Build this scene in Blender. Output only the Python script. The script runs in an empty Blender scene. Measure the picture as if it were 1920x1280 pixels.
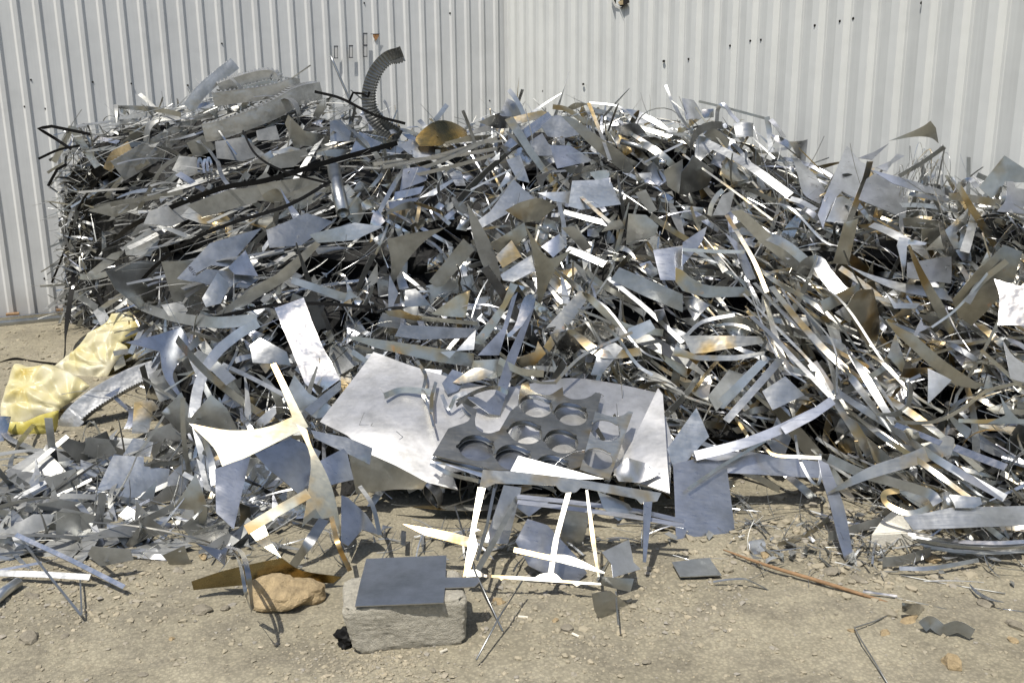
import bpy, bmesh, math, random
import numpy as np
from mathutils import Vector, Matrix, noise
from mathutils.geometry import delaunay_2d_cdt
random.seed(7)
C = bpy.context.scene.collection
scene = bpy.context.scene
# ------------------------------------------------------------------ camera, sky, sun
W, H, F = 1920.0, 1280.0, 1723.0
PITCH, ROLL, CAMH = math.radians(13.35), math.radians(-0.6), 1.6
CAM = Vector((0, 0, CAMH))
cd = bpy.data.cameras.new("camera"); cam = bpy.data.objects.new("camera", cd); C.objects.link(cam)
cd.sensor_width = 36; cd.lens = 36 * F / W; cd.clip_end = 2000; cd.clip_start = 0.05
RM = (Matrix.Rotation(math.pi / 2 - PITCH, 4, 'X') @ Matrix.Rotation(ROLL, 4, 'Z'))
cam.matrix_world = Matrix.Translation(CAM) @ RM
scene.camera = cam
SUN = Vector((-0.20, -0.38, 0.90)).normalized()
wd = bpy.data.worlds.new("World"); scene.world = wd; wd.use_nodes = True
nt = wd.node_tree; bg = nt.nodes["Background"]
sky = nt.nodes.new("ShaderNodeTexSky"); sky.sky_type = 'NISHITA'; sky.sun_disc = False
sky.sun_elevation = math.asin(SUN.z); sky.sun_rotation = math.atan2(SUN.x, SUN.y)
sky.air_density = 1.1; sky.dust_density = 2.2
nt.links.new(sky.outputs[0], bg.inputs[0]); bg.inputs[1].default_value = 0.105
sl = bpy.data.lights.new("sun", 'SUN'); sl.energy = 4.8; sl.angle = math.radians(0.55); sl.color = (1, 0.95, 0.87)
so = bpy.data.objects.new("sun", sl); C.objects.link(so)
so.rotation_euler = SUN.to_track_quat('Z', 'Y').to_euler()
scene.view_settings.view_transform = 'Standard'; scene.view_settings.look = 'None'
scene.view_settings.exposure = 0.04; scene.view_settings.gamma = 1
scene.cycles.max_bounces = 6; scene.cycles.glossy_bounces = 4; scene.cycles.diffuse_bounces = 3
scene.cycles.sample_clamp_indirect = 4; scene.cycles.caustics_reflective = False

# ------------------------------------------------------------------ projection helpers
R3 = RM.to_3x3()
def ray(u, v):
    return (R3 @ Vector(((u - W / 2) / F, -(v - H / 2) / F, -1))).normalized()
def lerp(tab, u):
    if u <= tab[0][0]: return tab[0][1]
    for (a, x), (b, y) in zip(tab, tab[1:]):
        if u <= b: return x + (y - x) * (u - a) / (b - a)
    return tab[-1][1]
def groundY(u, v):
    d = ray(u, v)
    return min(40, d.y * CAMH / max(1e-3, -d.z))
MTOP = [(60, 420), (110, 330), (160, 262), (230, 215), (350, 205), (450, 185), (600, 195), (690, 225), (760, 255), (900, 240), (960, 225),
        (1100, 215), (1250, 235), (1350, 235), (1450, 275), (1520, 320), (1600, 365), (1700, 380), (1920, 375), (2300, 400)]
MBASE = [(60, 560), (110, 600), (160, 620), (225, 645), (265, 720), (320, 850), (400, 960), (500, 1000), (640, 1000), (700, 985), (900, 985), (1200, 985), (1290, 930), (1420, 925),
         (1600, 950), (1700, 985), (1920, 1040), (2300, 1100)]
MR = [(60, 6.9), (160, 6.9), (350, 6.7), (450, 6.5), (650, 6.35), (1000, 6.1), (1250, 5.9), (1450, 5.5), (1530, 5.2), (1700, 4.7), (1920, 4.1), (2300, 3.5)]
ATOP = [(-300, 980), (0, 920), (100, 862), (180, 835), (235, 765), (350, 730), (480, 760)]
ABASE = [(-300, 1050), (0, 1030), (100, 1050), (200, 1055), (350, 1010), (480, 1010)]
def surfY(u, v):
    mb, mt = lerp(MBASE, u), lerp(MTOP, u)
    if v <= mb:
        t = min(1, (mb - v) / (mb - mt)); B = groundY(u, mb)
        return B + (lerp(MR, u) - B) * t ** 1.15
    if u < 480:
        a, b = lerp(ATOP, u), lerp(ABASE, u)
        if a < v < b:
            t = (b - v) / (b - a); B = groundY(u, b)
            Rr = groundY(u, a) - 0.28
            return B + (Rr - B) * t
    return groundY(u, v)
def surfP(u, v, off=0.0):
    d = ray(u, v); p = CAM + d * (surfY(u, v) / d.y)
    return p - d * off
GAPS = [(890, 500, 40, 26), (1390, 560, 40, 22), (1010, 330, 40, 16), (1560, 640, 36, 26), (1760, 740, 50, 24), (1330, 830, 50, 20), (620, 500, 44, 18), (240, 330, 40, 16), (530, 330, 40, 14), (745, 520, 55, 30), (1312, 375, 40, 55), (1190, 590, 70, 38), (1190, 430, 40, 30), (1500, 815, 75, 30), (800, 955, 170, 42), (1110, 950, 110, 34), (700, 600, 50, 22), (1480, 900, 90, 25), (560, 880, 60, 50),
        (470, 740, 80, 40), (300, 830, 70, 30), (1860, 830, 60, 40), (1440, 290, 40, 25), (1240, 300, 50, 22), (840, 440, 40, 22), (420, 290, 50, 18), (560, 620, 60, 25), (1290, 690, 60, 40), (1660, 500, 40, 20), (1690, 820, 60, 25), (960, 650, 40, 20), (660, 420, 40, 20), (330, 470, 50, 16)]
def gap(u, v):
    g = 0
    for a, b, ru, rv in GAPS:
        q = ((u - a) / ru / 1.2) ** 2 + ((v - b) / rv / 1.2) ** 2
        if q < 1.6: g = max(g, min(1, (1.6 - q) / .8))
    return g
REF = {'v': (.04, -.63, .77), 'k': (.52, -.36, .72), 'b': (.60, .15, .72), 'l': (.38, -.66, .64), 'w': (.13, -.70, .70), 'W': (-.06, -.56, .83), 'g': (.05, -.95, -.22), 'h': (.2, -.95, .25),
       'd': (.85, -.25, -.45), 'e': (-.7, -.6, -.2)}
def refN(P, code, jit=0.0):
    r = Vector(REF[code]).normalized()
    n = ((CAM - P).normalized() + r)
    if jit: n += Vector((random.gauss(0, jit), random.gauss(0, jit), random.gauss(0, jit)))
    return n.normalized()

# ------------------------------------------------------------------ materials
def nodes(name):
    m = bpy.data.materials.new(name); m.use_nodes = True
    t = m.node_tree; return m, t, t.nodes["Principled BSDF"]
def N_(t, typ, **kw):
    n = t.nodes.new(typ)
    for k, v in kw.items(): setattr(n, k, v)
    return n
def ramp(t, src, stops):
    r = t.nodes.new("ShaderNodeValToRGB"); e = r.color_ramp.elements
    e[0].position, e[0].color = stops[0][0], (*stops[0][1], 1)
    e[1].position, e[1].color = stops[-1][0], (*stops[-1][1], 1)
    for p, c in stops[1:-1]:
        x = e.new(p); x.color = (*c, 1)
    t.links.new(src, r.inputs[0]); return r
def mixc(t, fac, a, b, mode='MIX'):
    m = t.nodes.new("ShaderNodeMix"); m.data_type = 'RGBA'; m.blend_type = mode
    for i, s in ((0, fac), (6, a), (7, b)):
        if isinstance(s, (int, float)): m.inputs[i].default_value = s
        elif isinstance(s, tuple): m.inputs[i].default_value = (*s, 1)
        else: t.links.new(s, m.inputs[i])
    return m.outputs[2]
def noisen(t, vec, scale, detail=4, rough=.55):
    n = t.nodes.new("ShaderNodeTexNoise"); n.inputs['Scale'].default_value = scale
    n.inputs['Detail'].default_value = detail; n.inputs['Roughness'].default_value = rough
    t.links.new(vec, n.inputs['Vector']); return n.outputs['Fac']
def bump(t, b, h, strength, dist=.01):
    n = t.nodes.new("ShaderNodeBump"); n.inputs['Strength'].default_value = strength; n.inputs['Distance'].default_value = dist
    t.links.new(h, n.inputs['Height']); t.links.new(n.outputs[0], b.inputs['Normal'])
def metal(name, base, rough, stain=0.0, metallic=1.0, rust=0.0, dent=.25, spread=.35, stainc=(.42, .27, .08), streak=1.0):
    m, t, b = nodes(name)
    tc = N_(t, "ShaderNodeTexCoord"); oi = N_(t, "ShaderNodeObjectInfo"); at = N_(t, "ShaderNodeAttribute", attribute_name="tone")
    off = N_(t, "ShaderNodeVectorMath", operation='MULTIPLY_ADD')
    t.links.new(oi.outputs['Random'], off.inputs[0]); off.inputs[1].default_value = (37, 53, 71); t.links.new(tc.outputs['Object'], off.inputs[2])
    off2 = N_(t, "ShaderNodeVectorMath", operation='MULTIPLY_ADD')
    t.links.new(at.outputs['Fac'], off2.inputs[0]); off2.inputs[1].default_value = (3, 5, 7); t.links.new(off.outputs[0], off2.inputs[2])
    vec = off2.outputs[0]
    ad = N_(t, "ShaderNodeMath", operation='ADD'); t.links.new(oi.outputs['Random'], ad.inputs[0]); t.links.new(at.outputs['Fac'], ad.inputs[1])
    fr = N_(t, "ShaderNodeMath", operation='FRACT'); t.links.new(ad.outputs[0], fr.inputs[0])
    lo, hi = 1 - spread, 1 + spread * .35
    col = ramp(t, fr.outputs[0], [(0, (base[0] * lo, base[1] * lo, base[2] * lo)), (1, tuple(min(.95, c * hi) for c in base))]).outputs[0]
    n1 = noisen(t, vec, 9, 5, .65)
    dirt = ramp(t, n1, [(.32, (.60, .60, .58)), (.60, (1, 1, 1))]).outputs[0]
    col = mixc(t, .75, col, mixc(t, 1.0, col, dirt, 'MULTIPLY'))
    if stain:
        n2 = noisen(t, vec, 5, 3, .5)
        s = ramp(t, n2, [(.61 - stain * .22, (0, 0, 0)), (.72 - stain * .18, (1, 1, 1))])
        sm = N_(t, "ShaderNodeMath", operation='MULTIPLY'); t.links.new(s.outputs[0], sm.inputs[0]); sm.inputs[1].default_value = .75
        col = mixc(t, sm.outputs[0], col, stainc)
    if rust:
        n3 = noisen(t, vec, 7, 6, .7)
        s = ramp(t, n3, [(.66 - rust * .2, (0, 0, 0)), (.78 - rust * .18, (1, 1, 1))])
        col = mixc(t, s.outputs[0], col, (.38, .15, .035))
        mt = N_(t, "ShaderNodeMath", operation='MULTIPLY_ADD'); t.links.new(s.outputs[0], mt.inputs[0])
        mt.inputs[1].default_value = -metallic * .8; mt.inputs[2].default_value = metallic; t.links.new(mt.outputs[0], b.inputs['Metallic'])
    else: b.inputs['Metallic'].default_value = metallic
    t.links.new(col, b.inputs['Base Color'])
    mp = N_(t, "ShaderNodeMapping"); mp.inputs['Scale'].default_value = (6, 160, 60); t.links.new(vec, mp.inputs[0])
    st = noisen(t, mp.outputs[0], 1.5, 3)
    rr = N_(t, "ShaderNodeMapRange"); t.links.new(st, rr.inputs[0]); rr.inputs[3].default_value = max(.05, rough - .09 * streak); rr.inputs[4].default_value = rough + .12 * streak
    t.links.new(rr.outputs[0], b.inputs['Roughness'])
    bump(t, b, noisen(t, vec, 7, 3), dent, .02)
    return m
MT = {
 'z': metal("zinc_sheet", (.60, .615, .615), .34),
 'b': metal("steel_blue_sheet", (.63, .65, .69), .30, dent=.05),
 'm': metal("dull_zinc_sheet", (.42, .425, .41), .48, metallic=.80, dent=.3),
 's': metal("stained_sheet", (.64, .635, .58), .32, stain=.48, rust=.16, stainc=(.56, .38, .12)),
 'r': metal("rusty_sheet", (.62, .58, .48), .36, stain=.75, rust=.5, stainc=(.62, .38, .11)),
 'q': metal("bright_sheet", (.80, .80, .79), .17, dent=.5),
 't': metal("brown_stained_sheet", (.52, .51, .46), .34, stain=.3, rust=.06, stainc=(.34, .25, .12)),
 'o': metal("bronze_sheet", (.26, .21, .11), .24, stain=.7),
 'x': metal("foil_sheet", (.58, .58, .575), .38, dent=.12, streak=.25, spread=.1),
 'y': metal("cream_stained_sheet", (.88, .82, .64), .38, stain=.5, rust=.12, stainc=(.74, .46, .14), dent=.12),
 'cd': metal("dark_cast_zinc", (.24, .245, .24), .34, metallic=.9, dent=.5),
 'c': metal("cast_zinc", (.50, .505, .50), .40, metallic=.85, dent=.6),
}
def plain(name, col, rough=.6, ns=20, var=.3, bs=.2, metallic=0, trans=0):
    m, t, b = nodes(name); tc = N_(t, "ShaderNodeTexCoord")
    n = noisen(t, tc.outputs['Object'], ns, 6, .65)
    c = ramp(t, n, [(.3, tuple(x * (1 - var) for x in col)), (.7, tuple(min(1, x * (1 + var)) for x in col))])
    t.links.new(c.outputs[0], b.inputs['Base Color']); b.inputs['Roughness'].default_value = rough; b.inputs['Metallic'].default_value = metallic
    if trans: b.inputs['Transmission Weight'].default_value = trans
    if bs: bump(t, b, noisen(t, tc.outputs['Object'], ns * 4, 5, .7), bs, .01)
    return m
MT['k'] = plain("black_strap", (.006, .006, .006), .55, 30, .3, .1)
MT['k'].node_tree.nodes['Principled BSDF'].inputs['Specular IOR Level'].default_value = .15
MT['core'] = plain("heap_shadow_scrap", (.022, .022, .021), .7, 40, .5, 1, .2)  # near-black colour paints the deep shade in the gaps between scraps
MT['tan'] = plain("tan_card", (.42, .33, .19), .8)
MT['conc'] = plain("concrete", (.48, .45, .37), .95, 60, .25, 1.0)
MT['rock'] = plain("ochre_rock", (.38, .29, .165), .92, 22, .4, 1.0)
MT['rockg'] = plain("grey_rock", (.24, .215, .165), .95, 14, .3, .8)
MT['white'] = plain("white_stone", (.72, .69, .60), .9, 20, .1, .5)
MT['wood'] = plain("brown_wood", (.27, .165, .085), .85, 30, .3, .5)
MT['butt'] = plain("paper", (.62, .58, .48), .8)
MT['ink'] = plain("ink", (.03, .03, .04), .6, 5, 0, 0)
MT['hole'] = plain("dark_opening", (.012, .010, .008), .9, 5, .2, 0)

# ------------------------------------------------------------------ mesh helpers
LM = []   # landmarks (u, v, phrase)
def link(name, verts, faces, mat, parent=None, smooth=None, mats=None, fmi=None, tone=None, origin=None):
    me = bpy.data.meshes.new(name)
    if origin is not None: verts = [tuple(Vector(v) - origin) for v in verts]
    me.from_pydata([tuple(v) for v in verts], [], faces)
    for m_ in (mats or [mat]): me.materials.append(m_)
    if smooth is not None: me.polygons.foreach_set('use_smooth', smooth if not isinstance(smooth, bool) else [smooth] * len(faces))
    if fmi is not None: me.polygons.foreach_set('material_index', fmi)
    if tone is not None:
        a = me.attributes.new("tone", 'FLOAT', 'FACE'); a.data.foreach_set('value', tone)
    me.update()
    o = bpy.data.objects.new(name, me); C.objects.link(o)
    if origin is not None: o.location = origin
    if parent is not None:
        o.parent = parent
        if origin is not None: o.location = origin - parent.location
    return o
def tag(o, label=None, cat=None, group=None, kind=None):
    if label: o['label'] = label
    if cat: o['category'] = cat
    if group: o['group'] = group
    if kind: o['kind'] = kind
    return o
def empty(name, loc, label, cat, group=None):
    o = bpy.data.objects.new(name, None); o.location = loc; o.empty_display_size = .05; C.objects.link(o)
    return tag(o, label, cat, group)
def shell(V, Nn, T, th):
    """closed thin solid from a triangulated/quad surface: top, bottom and a separate rim"""
    n = len(V); top = [v + q * (th / 2) for v, q in zip(V, Nn)]; bot = [v - q * (th / 2) for v, q in zip(V, Nn)]
    vs = top + bot; fs = [tuple(f) for f in T] + [tuple(i + n for i in reversed(f)) for f in T]
    sm = [True] * len(fs)
    edges = {}
    for f in T:
        for a, b in zip(f, list(f[1:]) + [f[0]]):
            edges[(a, b)] = edges.get((a, b), 0) + 1
    idx = {}
    def g(i):
        if i not in idx:
            idx[i] = len(vs); vs.append(top[i]); vs.append(bot[i])
        return idx[i]
    for (a, b) in list(edges):
        if (b, a) not in edges:
            x, y = g(a), g(b)
            fs.append((y, x, x + 1, y + 1)); sm.append(False)
    return vs, fs, sm
def smoothpts(pts):
    """points flagged with a third element are passed through on a curve"""
    n = len(pts); out = []
    for i in range(n):
        p0, p1, p2, p3 = pts[i - 1], pts[i], pts[(i + 1) % n], pts[(i + 2) % n]
        out.append((p1[0], p1[1]))
        if len(p1) > 2 or len(p2) > 2:
            q0 = p0 if len(p1) > 2 else (2 * p1[0] - p2[0], 2 * p1[1] - p2[1])
            q3 = p3 if len(p2) > 2 else (2 * p2[0] - p1[0], 2 * p2[1] - p1[1])
            for k in (1, 2, 3):
                t = k / 4
                out.append(tuple(.5 * ((2 * p1[j]) + (-q0[j] + p2[j]) * t + (2 * q0[j] - 5 * p1[j] + 4 * p2[j] - q3[j]) * t * t + (-q0[j] + 3 * p1[j] - 3 * p2[j] + q3[j]) * t ** 3) for j in (0, 1)))
    return out
def frame_of(N, ref=Vector((0, 0, 1))):
    X = ref.cross(N)
    if X.length < .05: X = Vector((1, 0, 0)).cross(N)
    X.normalize(); return X, N.cross(X).normalized()
def inpoly(x, y, P):
    c = False; j = len(P) - 1
    for i in range(len(P)):
        if (P[i][1] > y) != (P[j][1] > y) and x < (P[j][0] - P[i][0]) * (y - P[i][1]) / (P[j][1] - P[i][1] + 1e-12) + P[i][0]: c = not c
        j = i
    return c
def poly_surface(P2, holes=(), step=None):
    xs = [p[0] for p in P2]; ys = [p[1] for p in P2]
    size = max(max(xs) - min(xs), max(ys) - min(ys)); step = step or size / 7
    co = []; ed = []; 
    for loop in [P2] + list(holes):
        b = len(co); pts = []
        for i in range(len(loop)):
            a, c = loop[i], loop[(i + 1) % len(loop)]
            L = math.hypot(c[0] - a[0], c[1] - a[1]); k = max(1, int(L / (step * 1.3)))
            for q in range(k): pts.append((a[0] + (c[0] - a[0]) * q / k, a[1] + (c[1] - a[1]) * q / k))
        co += pts; ed += [(b + i, b + (i + 1) % len(pts)) for i in range(len(pts))]
    x = min(xs) + step * .5; nb = len(co)
    while x < max(xs):
        y = min(ys) + step * .5
        while y < max(ys):
            if inpoly(x, y, P2) and not any(inpoly(x, y, h) for h in holes):
                if min((x - c[0]) ** 2 + (y - c[1]) ** 2 for c in co[:nb]) > (step * .35) ** 2: co.append((x, y))
            y += step
        x += step
    rv, re, rf, *_ = delaunay_2d_cdt([Vector(c) for c in co], ed, [], 1 if not holes else 0, 1e-6)
    rf = [tuple(f) for f in rf]
    if True:
        keep = []
        for f in rf:
            cx = sum(rv[i][0] for i in f) / len(f); cy = sum(rv[i][1] for i in f) / len(f)
            if inpoly(cx, cy, P2) and not any(inpoly(cx, cy, h) for h in holes): keep.append(f)
        rf = keep
    out = []
    for f in rf:
        a, b, c = rv[f[0]], rv[f[1]], rv[f[2]]
        if (b[0] - a[0]) * (c[1] - a[1]) - (b[1] - a[1]) * (c[0] - a[0]) < 0: f = tuple(reversed(f))
        out.append(f)
    return [tuple(v) for v in rv], out
def bend_pts(P2, bend, bdir, amp, seed, fold=None):
    """height above the plane for every 2-D point: curl, small warps and a soft fold"""
    if not P2: return []
    cx = sum(p[0] for p in P2) / len(P2); cy = sum(p[1] for p in P2) / len(P2)
    L = max(.02, max(math.hypot(p[0] - cx, p[1] - cy) for p in P2))
    dx, dy = math.cos(bdir), math.sin(bdir); out = []
    for x, y in P2:
        s = ((x - cx) * dx + (y - cy) * dy) / L
        h = -bend * L * s * s + amp * L * noise.noise(Vector((x / L * 1.3 + seed, y / L * 1.3, seed * .7)))
        if fold:
            fd, fp, fa = fold; q = ((x - cx) * math.cos(fd) + (y - cy) * math.sin(fd)) / L - fp
            if q > 0: h -= fa * q * L
        out.append(h)
    return out
def surf_normals(V, T):
    n = [Vector((0, 0, 0)) for _ in V]
    for f in T:
        c = (V[f[1]] - V[f[0]]).cross(V[f[2]] - V[f[0]])
        for i in f: n[i] += c
    return [q.normalized() if q.length > 0 else Vector((0, 0, 1)) for q in n]
CR = {'A': (0, 0, 2.977), 'B': (640, 0, 2.977), 'C': (1280, 0, 2.977), 'D': (0, 380, 2.977), 'E': (640, 380, 2.977), 'F': (1280, 380, 2.977),
      'G': (0, 780, 2.56), 'H': (640, 780, 2.56), 'I': (1280, 780, 2.56), 'Z': (0, 560, 4.267), 'Y': (1500, 200, 4.571), 'J': (330, 90, 4.267), 'K': (780, 680, 3.84), '.': (0, 0, 1)}
def full(c, pts):
    ox, oy, s = CR[c]; return [(ox + p[0] / s, oy + p[1] / s, *p[2:]) for p in pts]
COVER = []
ORDER = [0]
def plane_at(u, v, off, N, pts):
    P = surfP(u, v, off); out = []
    for q in pts:
        d = ray(q[0], q[1]); den = d.dot(N)
        out.append(CAM + d * ((P - CAM).dot(N) / den))
    return P, out
def sheet(crop, code, mat, off, label, pts, bend=None, amp=.05, th=.003, name='sheet_offcut', cat='metal sheet', group=None, lm=None, bdir=None,
          fold=None, parent=None, N=None, holes=None, step=None, jit=.05, part=False, anchor=None, hfun=None, flat=False):
    ORDER[0] += 1; off = off / 100.0 + ORDER[0] * .0001 + (.03 if off < 40 and not parent else 0)
    fp = smoothpts(full(crop, pts))
    u = sum(p[0] for p in fp) / len(fp); v = sum(p[1] for p in fp) / len(fp)
    if anchor: u, v = anchor
    P0 = surfP(u, v, off)
    if N is None: N = refN(P0, code, jit)
    # keep the plane from turning edge-on
    view = (CAM - P0).normalized()
    if N.dot(view) < .3: N = (N + view * .5).normalized()
    P, W3 = plane_at(u, v, off, N, fp)
    X, Y = frame_of(N)
    P2 = [((w - P).dot(X), (w - P).dot(Y)) for w in W3]
    a = sum(P2[i][0] * P2[(i + 1) % len(P2)][1] - P2[(i + 1) % len(P2)][0] * P2[i][1] for i in range(len(P2)))
    if a < 0: P2.reverse()
    h2 = []
    for h in (holes or []):
        hc = full(crop, [h[:2]])[0]; _, w = plane_at(u, v, off, N, [hc]); w = w[0]
        rr = h[2] / CR[crop][2] / F * (w - CAM).length
        hx, hy = (w - P).dot(X), (w - P).dot(Y)
        ring = []
        for k in range(40):
            a_ = 2 * math.pi * k / 40; r_ = rr
            for na in (0.35, 2.9):
                dd = abs((a_ - na + math.pi) % (2 * math.pi) - math.pi)
                if dd < .12: r_ = rr * 1.14
            ring.append((hx + math.cos(a_) * r_, hy + math.sin(a_) * r_))
        h2.append(ring)
    rv, T = poly_surface(P2, h2, step)
    if bend is None: bend = random.uniform(-.12, .22)
    if bdir is None: bdir = random.uniform(0, math.pi)
    hs = bend_pts(rv, bend, bdir, amp, random.random() * 50, fold)
    if hfun: hs = [h + hfun(x, y, P2) for h, (x, y) in zip(hs, rv)]
    V = [P + X * x + Y * y + N * h for (x, y), h in zip(rv, hs)]
    vs, fs, sm = shell(V, surf_normals(V, T), T, th)
    o = link(name, vs, fs, MT[mat], parent, False if flat else sm, origin=P)
    if not part: tag(o, label, cat, group)
    COVER.append(fp)
    if lm: LM.append((u, v, lm))
    return o
def catmull(P, k=6):
    out = []
    for i in range(len(P) - 1):
        a, b = P[i], P[i + 1]; z = P[i - 1] if i else a * 2 - b; c = P[i + 2] if i + 2 < len(P) else b * 2 - a
        for q in range(k):
            t = q / k; out.append(.5 * ((2 * a) + (b - z) * t + (2 * z - 5 * a + 4 * b - c) * t * t + (3 * a - z - 3 * b + c) * t ** 3))
    out.append(P[-1]); return out
def ribbon_mesh(P, Nn, w, th, taper=None, cross=2, dish=0):
    """strip along P, its face looking along Nn"""
    n = len(P); V = []; T = []
    for i in range(n):
        t = (P[min(n - 1, i + 1)] - P[max(0, i - 1)]).normalized()
        nn = Nn[i] - t * Nn[i].dot(t)
        nn = nn.normalized() if nn.length > .05 else t.orthogonal().normalized()
        s = t.cross(nn).normalized(); ww = w * (taper(i / (n - 1)) if taper else 1)
        for k in range(cross): 
            q = k / (cross - 1) - .5
            V.append(P[i] + s * (q * ww) + nn * (dish * ww * (q * q * 4 - 1)))
    for i in range(n - 1):
        for k in range(cross - 1):
            a = i * cross + k; T.append((a, a + 1, a + 1 + cross, a + cross))
    return shell(V, surf_normals(V, T), T, th)
def strip(crop, code, mat, off, w, label, pts, th=.0018, name='metal_strip', cat='metal strip', group=None, lm=None, hard=False, parent=None, part=False,
          wave=.0, endw=None, code2=None, dish=0):
    """pts: crop pixels, optional third value = extra cm towards the camera; w in crop pixels"""
    ORDER[0] += 1
    off = off / 100.0 + ORDER[0] * .0001 + (.03 if off > 11 else 0); fp = full(crop, pts); s = CR[crop][2]
    mid = fp[len(fp) // 2]
    # distance varies linearly between the depths of both ends so the strip stays one smooth body
    d0 = (surfP(fp[0][0], fp[0][1]) - CAM).length; d1 = (surfP(fp[-1][0], fp[-1][1]) - CAM).length
    dm = (surfP(mid[0], mid[1]) - CAM).length
    def dd(t): return (1 - t) * (1 - 2 * t) * d0 + 4 * t * (1 - t) * dm + t * (2 * t - 1) * d1 if len(fp) > 2 else d0 + (d1 - d0) * t
    P = []
    for i, q in enumerate(fp):
        t = i / (len(fp) - 1); D = dd(t) - off - (q[2] / 100 if len(q) > 2 else 0)
        P.append(CAM + ray(q[0], q[1]) * D)
    origin = P[len(P) // 2].copy()
    P = catmull(P, 6) if not hard else [P[i].lerp(P[i + 1], k / 3) for i in range(len(P) - 1) for k in range(3)] + [P[-1]]
    n = len(P); Nn = []
    for i in range(n):
        c = code if not code2 or i < n / 2 else code2
        q = refN(P[i], c); 
        if code2: q = refN(P[i], code).lerp(refN(P[i], code2), i / (n - 1)).normalized()
        Nn.append(q + Vector((math.sin(i * .5) * wave, 0, math.cos(i * .4) * wave)))
    wm = w / s / F * (dm - off)
    tp = (lambda t: 1 + (endw - 1) * t) if endw is not None else None
    vs, fs, sm = ribbon_mesh(P, Nn, wm, th, tp, 3, dish)
    o = link(name, vs, fs, MT[mat], parent, sm, origin=origin)
    if not part: tag(o, label, cat, group)
    if lm: LM.append((mid[0], mid[1], lm))
    return o
def tube_mesh(P, r, seg=10, capped=True):
    V = []; Fc = []; n = len(P)
    for i in range(n):
        t = (P[min(n - 1, i + 1)] - P[max(0, i - 1)]).normalized(); a = t.orthogonal().normalized(); b = t.cross(a)
        if i:  # keep frame steady
            a = (pa - t * pa.dot(t)).normalized(); b = t.cross(a)
        pa = a; rr = r if not callable(r) else r(i / (n - 1))
        for k in range(seg):
            c = 2 * math.pi * k / seg; V.append(P[i] + a * math.cos(c) * rr + b * math.sin(c) * rr)
    for i in range(n - 1):
        for k in range(seg):
            Fc.append((i * seg + k, i * seg + (k + 1) % seg, (i + 1) * seg + (k + 1) % seg, (i + 1) * seg + k))
    if capped: Fc.append(tuple(range(seg - 1, -1, -1))); Fc.append(tuple((n - 1) * seg + k for k in range(seg)))
    return V, Fc
def tube(crop, mat, off, rpx, label, pts, name='wire', cat='wire', group=None, seg=8, lm=None, hollow=False, parent=None, part=False, hard=False):
    ORDER[0] += 1
    off = off / 100.0; fp = full(crop, pts); s = CR[crop][2]
    D = [(surfP(q[0], q[1]) - CAM).length for q in fp]
    n = len(fp); a0, a1 = D[0], D[-1]; am = D[n // 2]
    P = []
    for i, q in enumerate(fp):
        t = i / (n - 1); d = ((1 - t) * (1 - 2 * t) * a0 + 4 * t * (1 - t) * am + t * (2 * t - 1) * a1) if n > 2 else D[i]
        P.append(CAM + ray(q[0], q[1]) * (d - off - (q[2] / 100 if len(q) > 2 else 0)))
    origin = P[n // 2].copy(); r = rpx / s / F * (am - off)
    if not hard: P = catmull(P, 5)
    if hollow:
        V, Fc = tube_mesh(P, r, 16, False); V2, F2 = tube_mesh(P, r * .86, 16, False); k = len(V)
        m_ = len(P); Fc = Fc + [tuple(k + i for i in reversed(f)) for f in F2]
        for base in (0, (m_ - 1) * 16):
            for i in range(16):
                q = (base + i, base + (i + 1) % 16, k + base + (i + 1) % 16, k + base + i)
                Fc.append(q if base else tuple(reversed(q)))
        V = V + V2
    else: V, Fc = tube_mesh(P, r, seg)
    o = link(name, V, Fc, MT[mat], parent, [True] * (len(Fc) - (2 if not hollow else 32)) + [False] * (2 if not hollow else 32), origin=origin)
    if not part: tag(o, label, cat, group)
    if lm: LM.append((fp[n // 2][0], fp[n // 2][1], lm))
    return o
# ------------------------------------------------------------------ ground
def gh(x, y):
    v = Vector((x, y, 0)); near = max(0, 1 - abs(y - 3) / 9)
    return (noise.noise(v * .9) * .018 + noise.noise(v * 3.1 + Vector((9, 1, 3))) * .010 + noise.noise(v * 9 + Vector((4, 7, 1))) * .005 + noise.noise(v * 26) * .0028) * near - .004 * (1 - near)
def axis(lo, hi, a, b, step, grow=1.35):
    out = list(np.arange(a, b, step)); s = step; x = a
    while x > lo: s *= grow; x -= s; out.insert(0, x)
    s = step; x = out[-1]
    while x < hi: s *= grow; x += s; out.append(x)
    return out
xs = axis(-400, 400, -3.2, 3.2, .022); ys = axis(-400, 400, 2.1, 6.2, .022)
gv = [(x, y, gh(x, y) if -9 < x < 9 and -3 < y < 12 else 0) for y in ys for x in xs]
nx = len(xs); gf = [(j * nx + i, j * nx + i + 1, (j + 1) * nx + i + 1, (j + 1) * nx + i) for j in range(len(ys) - 1) for i in range(nx - 1)]
gm, t, b = nodes("dry_dirt"); tc = N_(t, "ShaderNodeTexCoord"); vec = tc.outputs['Object']
c1 = ramp(t, noisen(t, vec, 1.6, 6, .6), [(.3, (.285, .258, .188)), (.55, (.37, .336, .248)), (.75, (.46, .42, .315))]).outputs[0]
c2 = ramp(t, noisen(t, vec, 24, 8, .75), [(.32, (.74, .74, .74)), (.55, (1, 1, 1)), (.72, (1.15, 1.14, 1.1))]).outputs[0]
c3 = ramp(t, noisen(t, vec, 4.5, 4, .6), [(.45, (1, 1, 1)), (.62, (.80, .80, .82))]).outputs[0]
vo = N_(t, "ShaderNodeTexVoronoi"); vo.inputs['Scale'].default_value = 85; t.links.new(vec, vo.inputs['Vector'])
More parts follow.
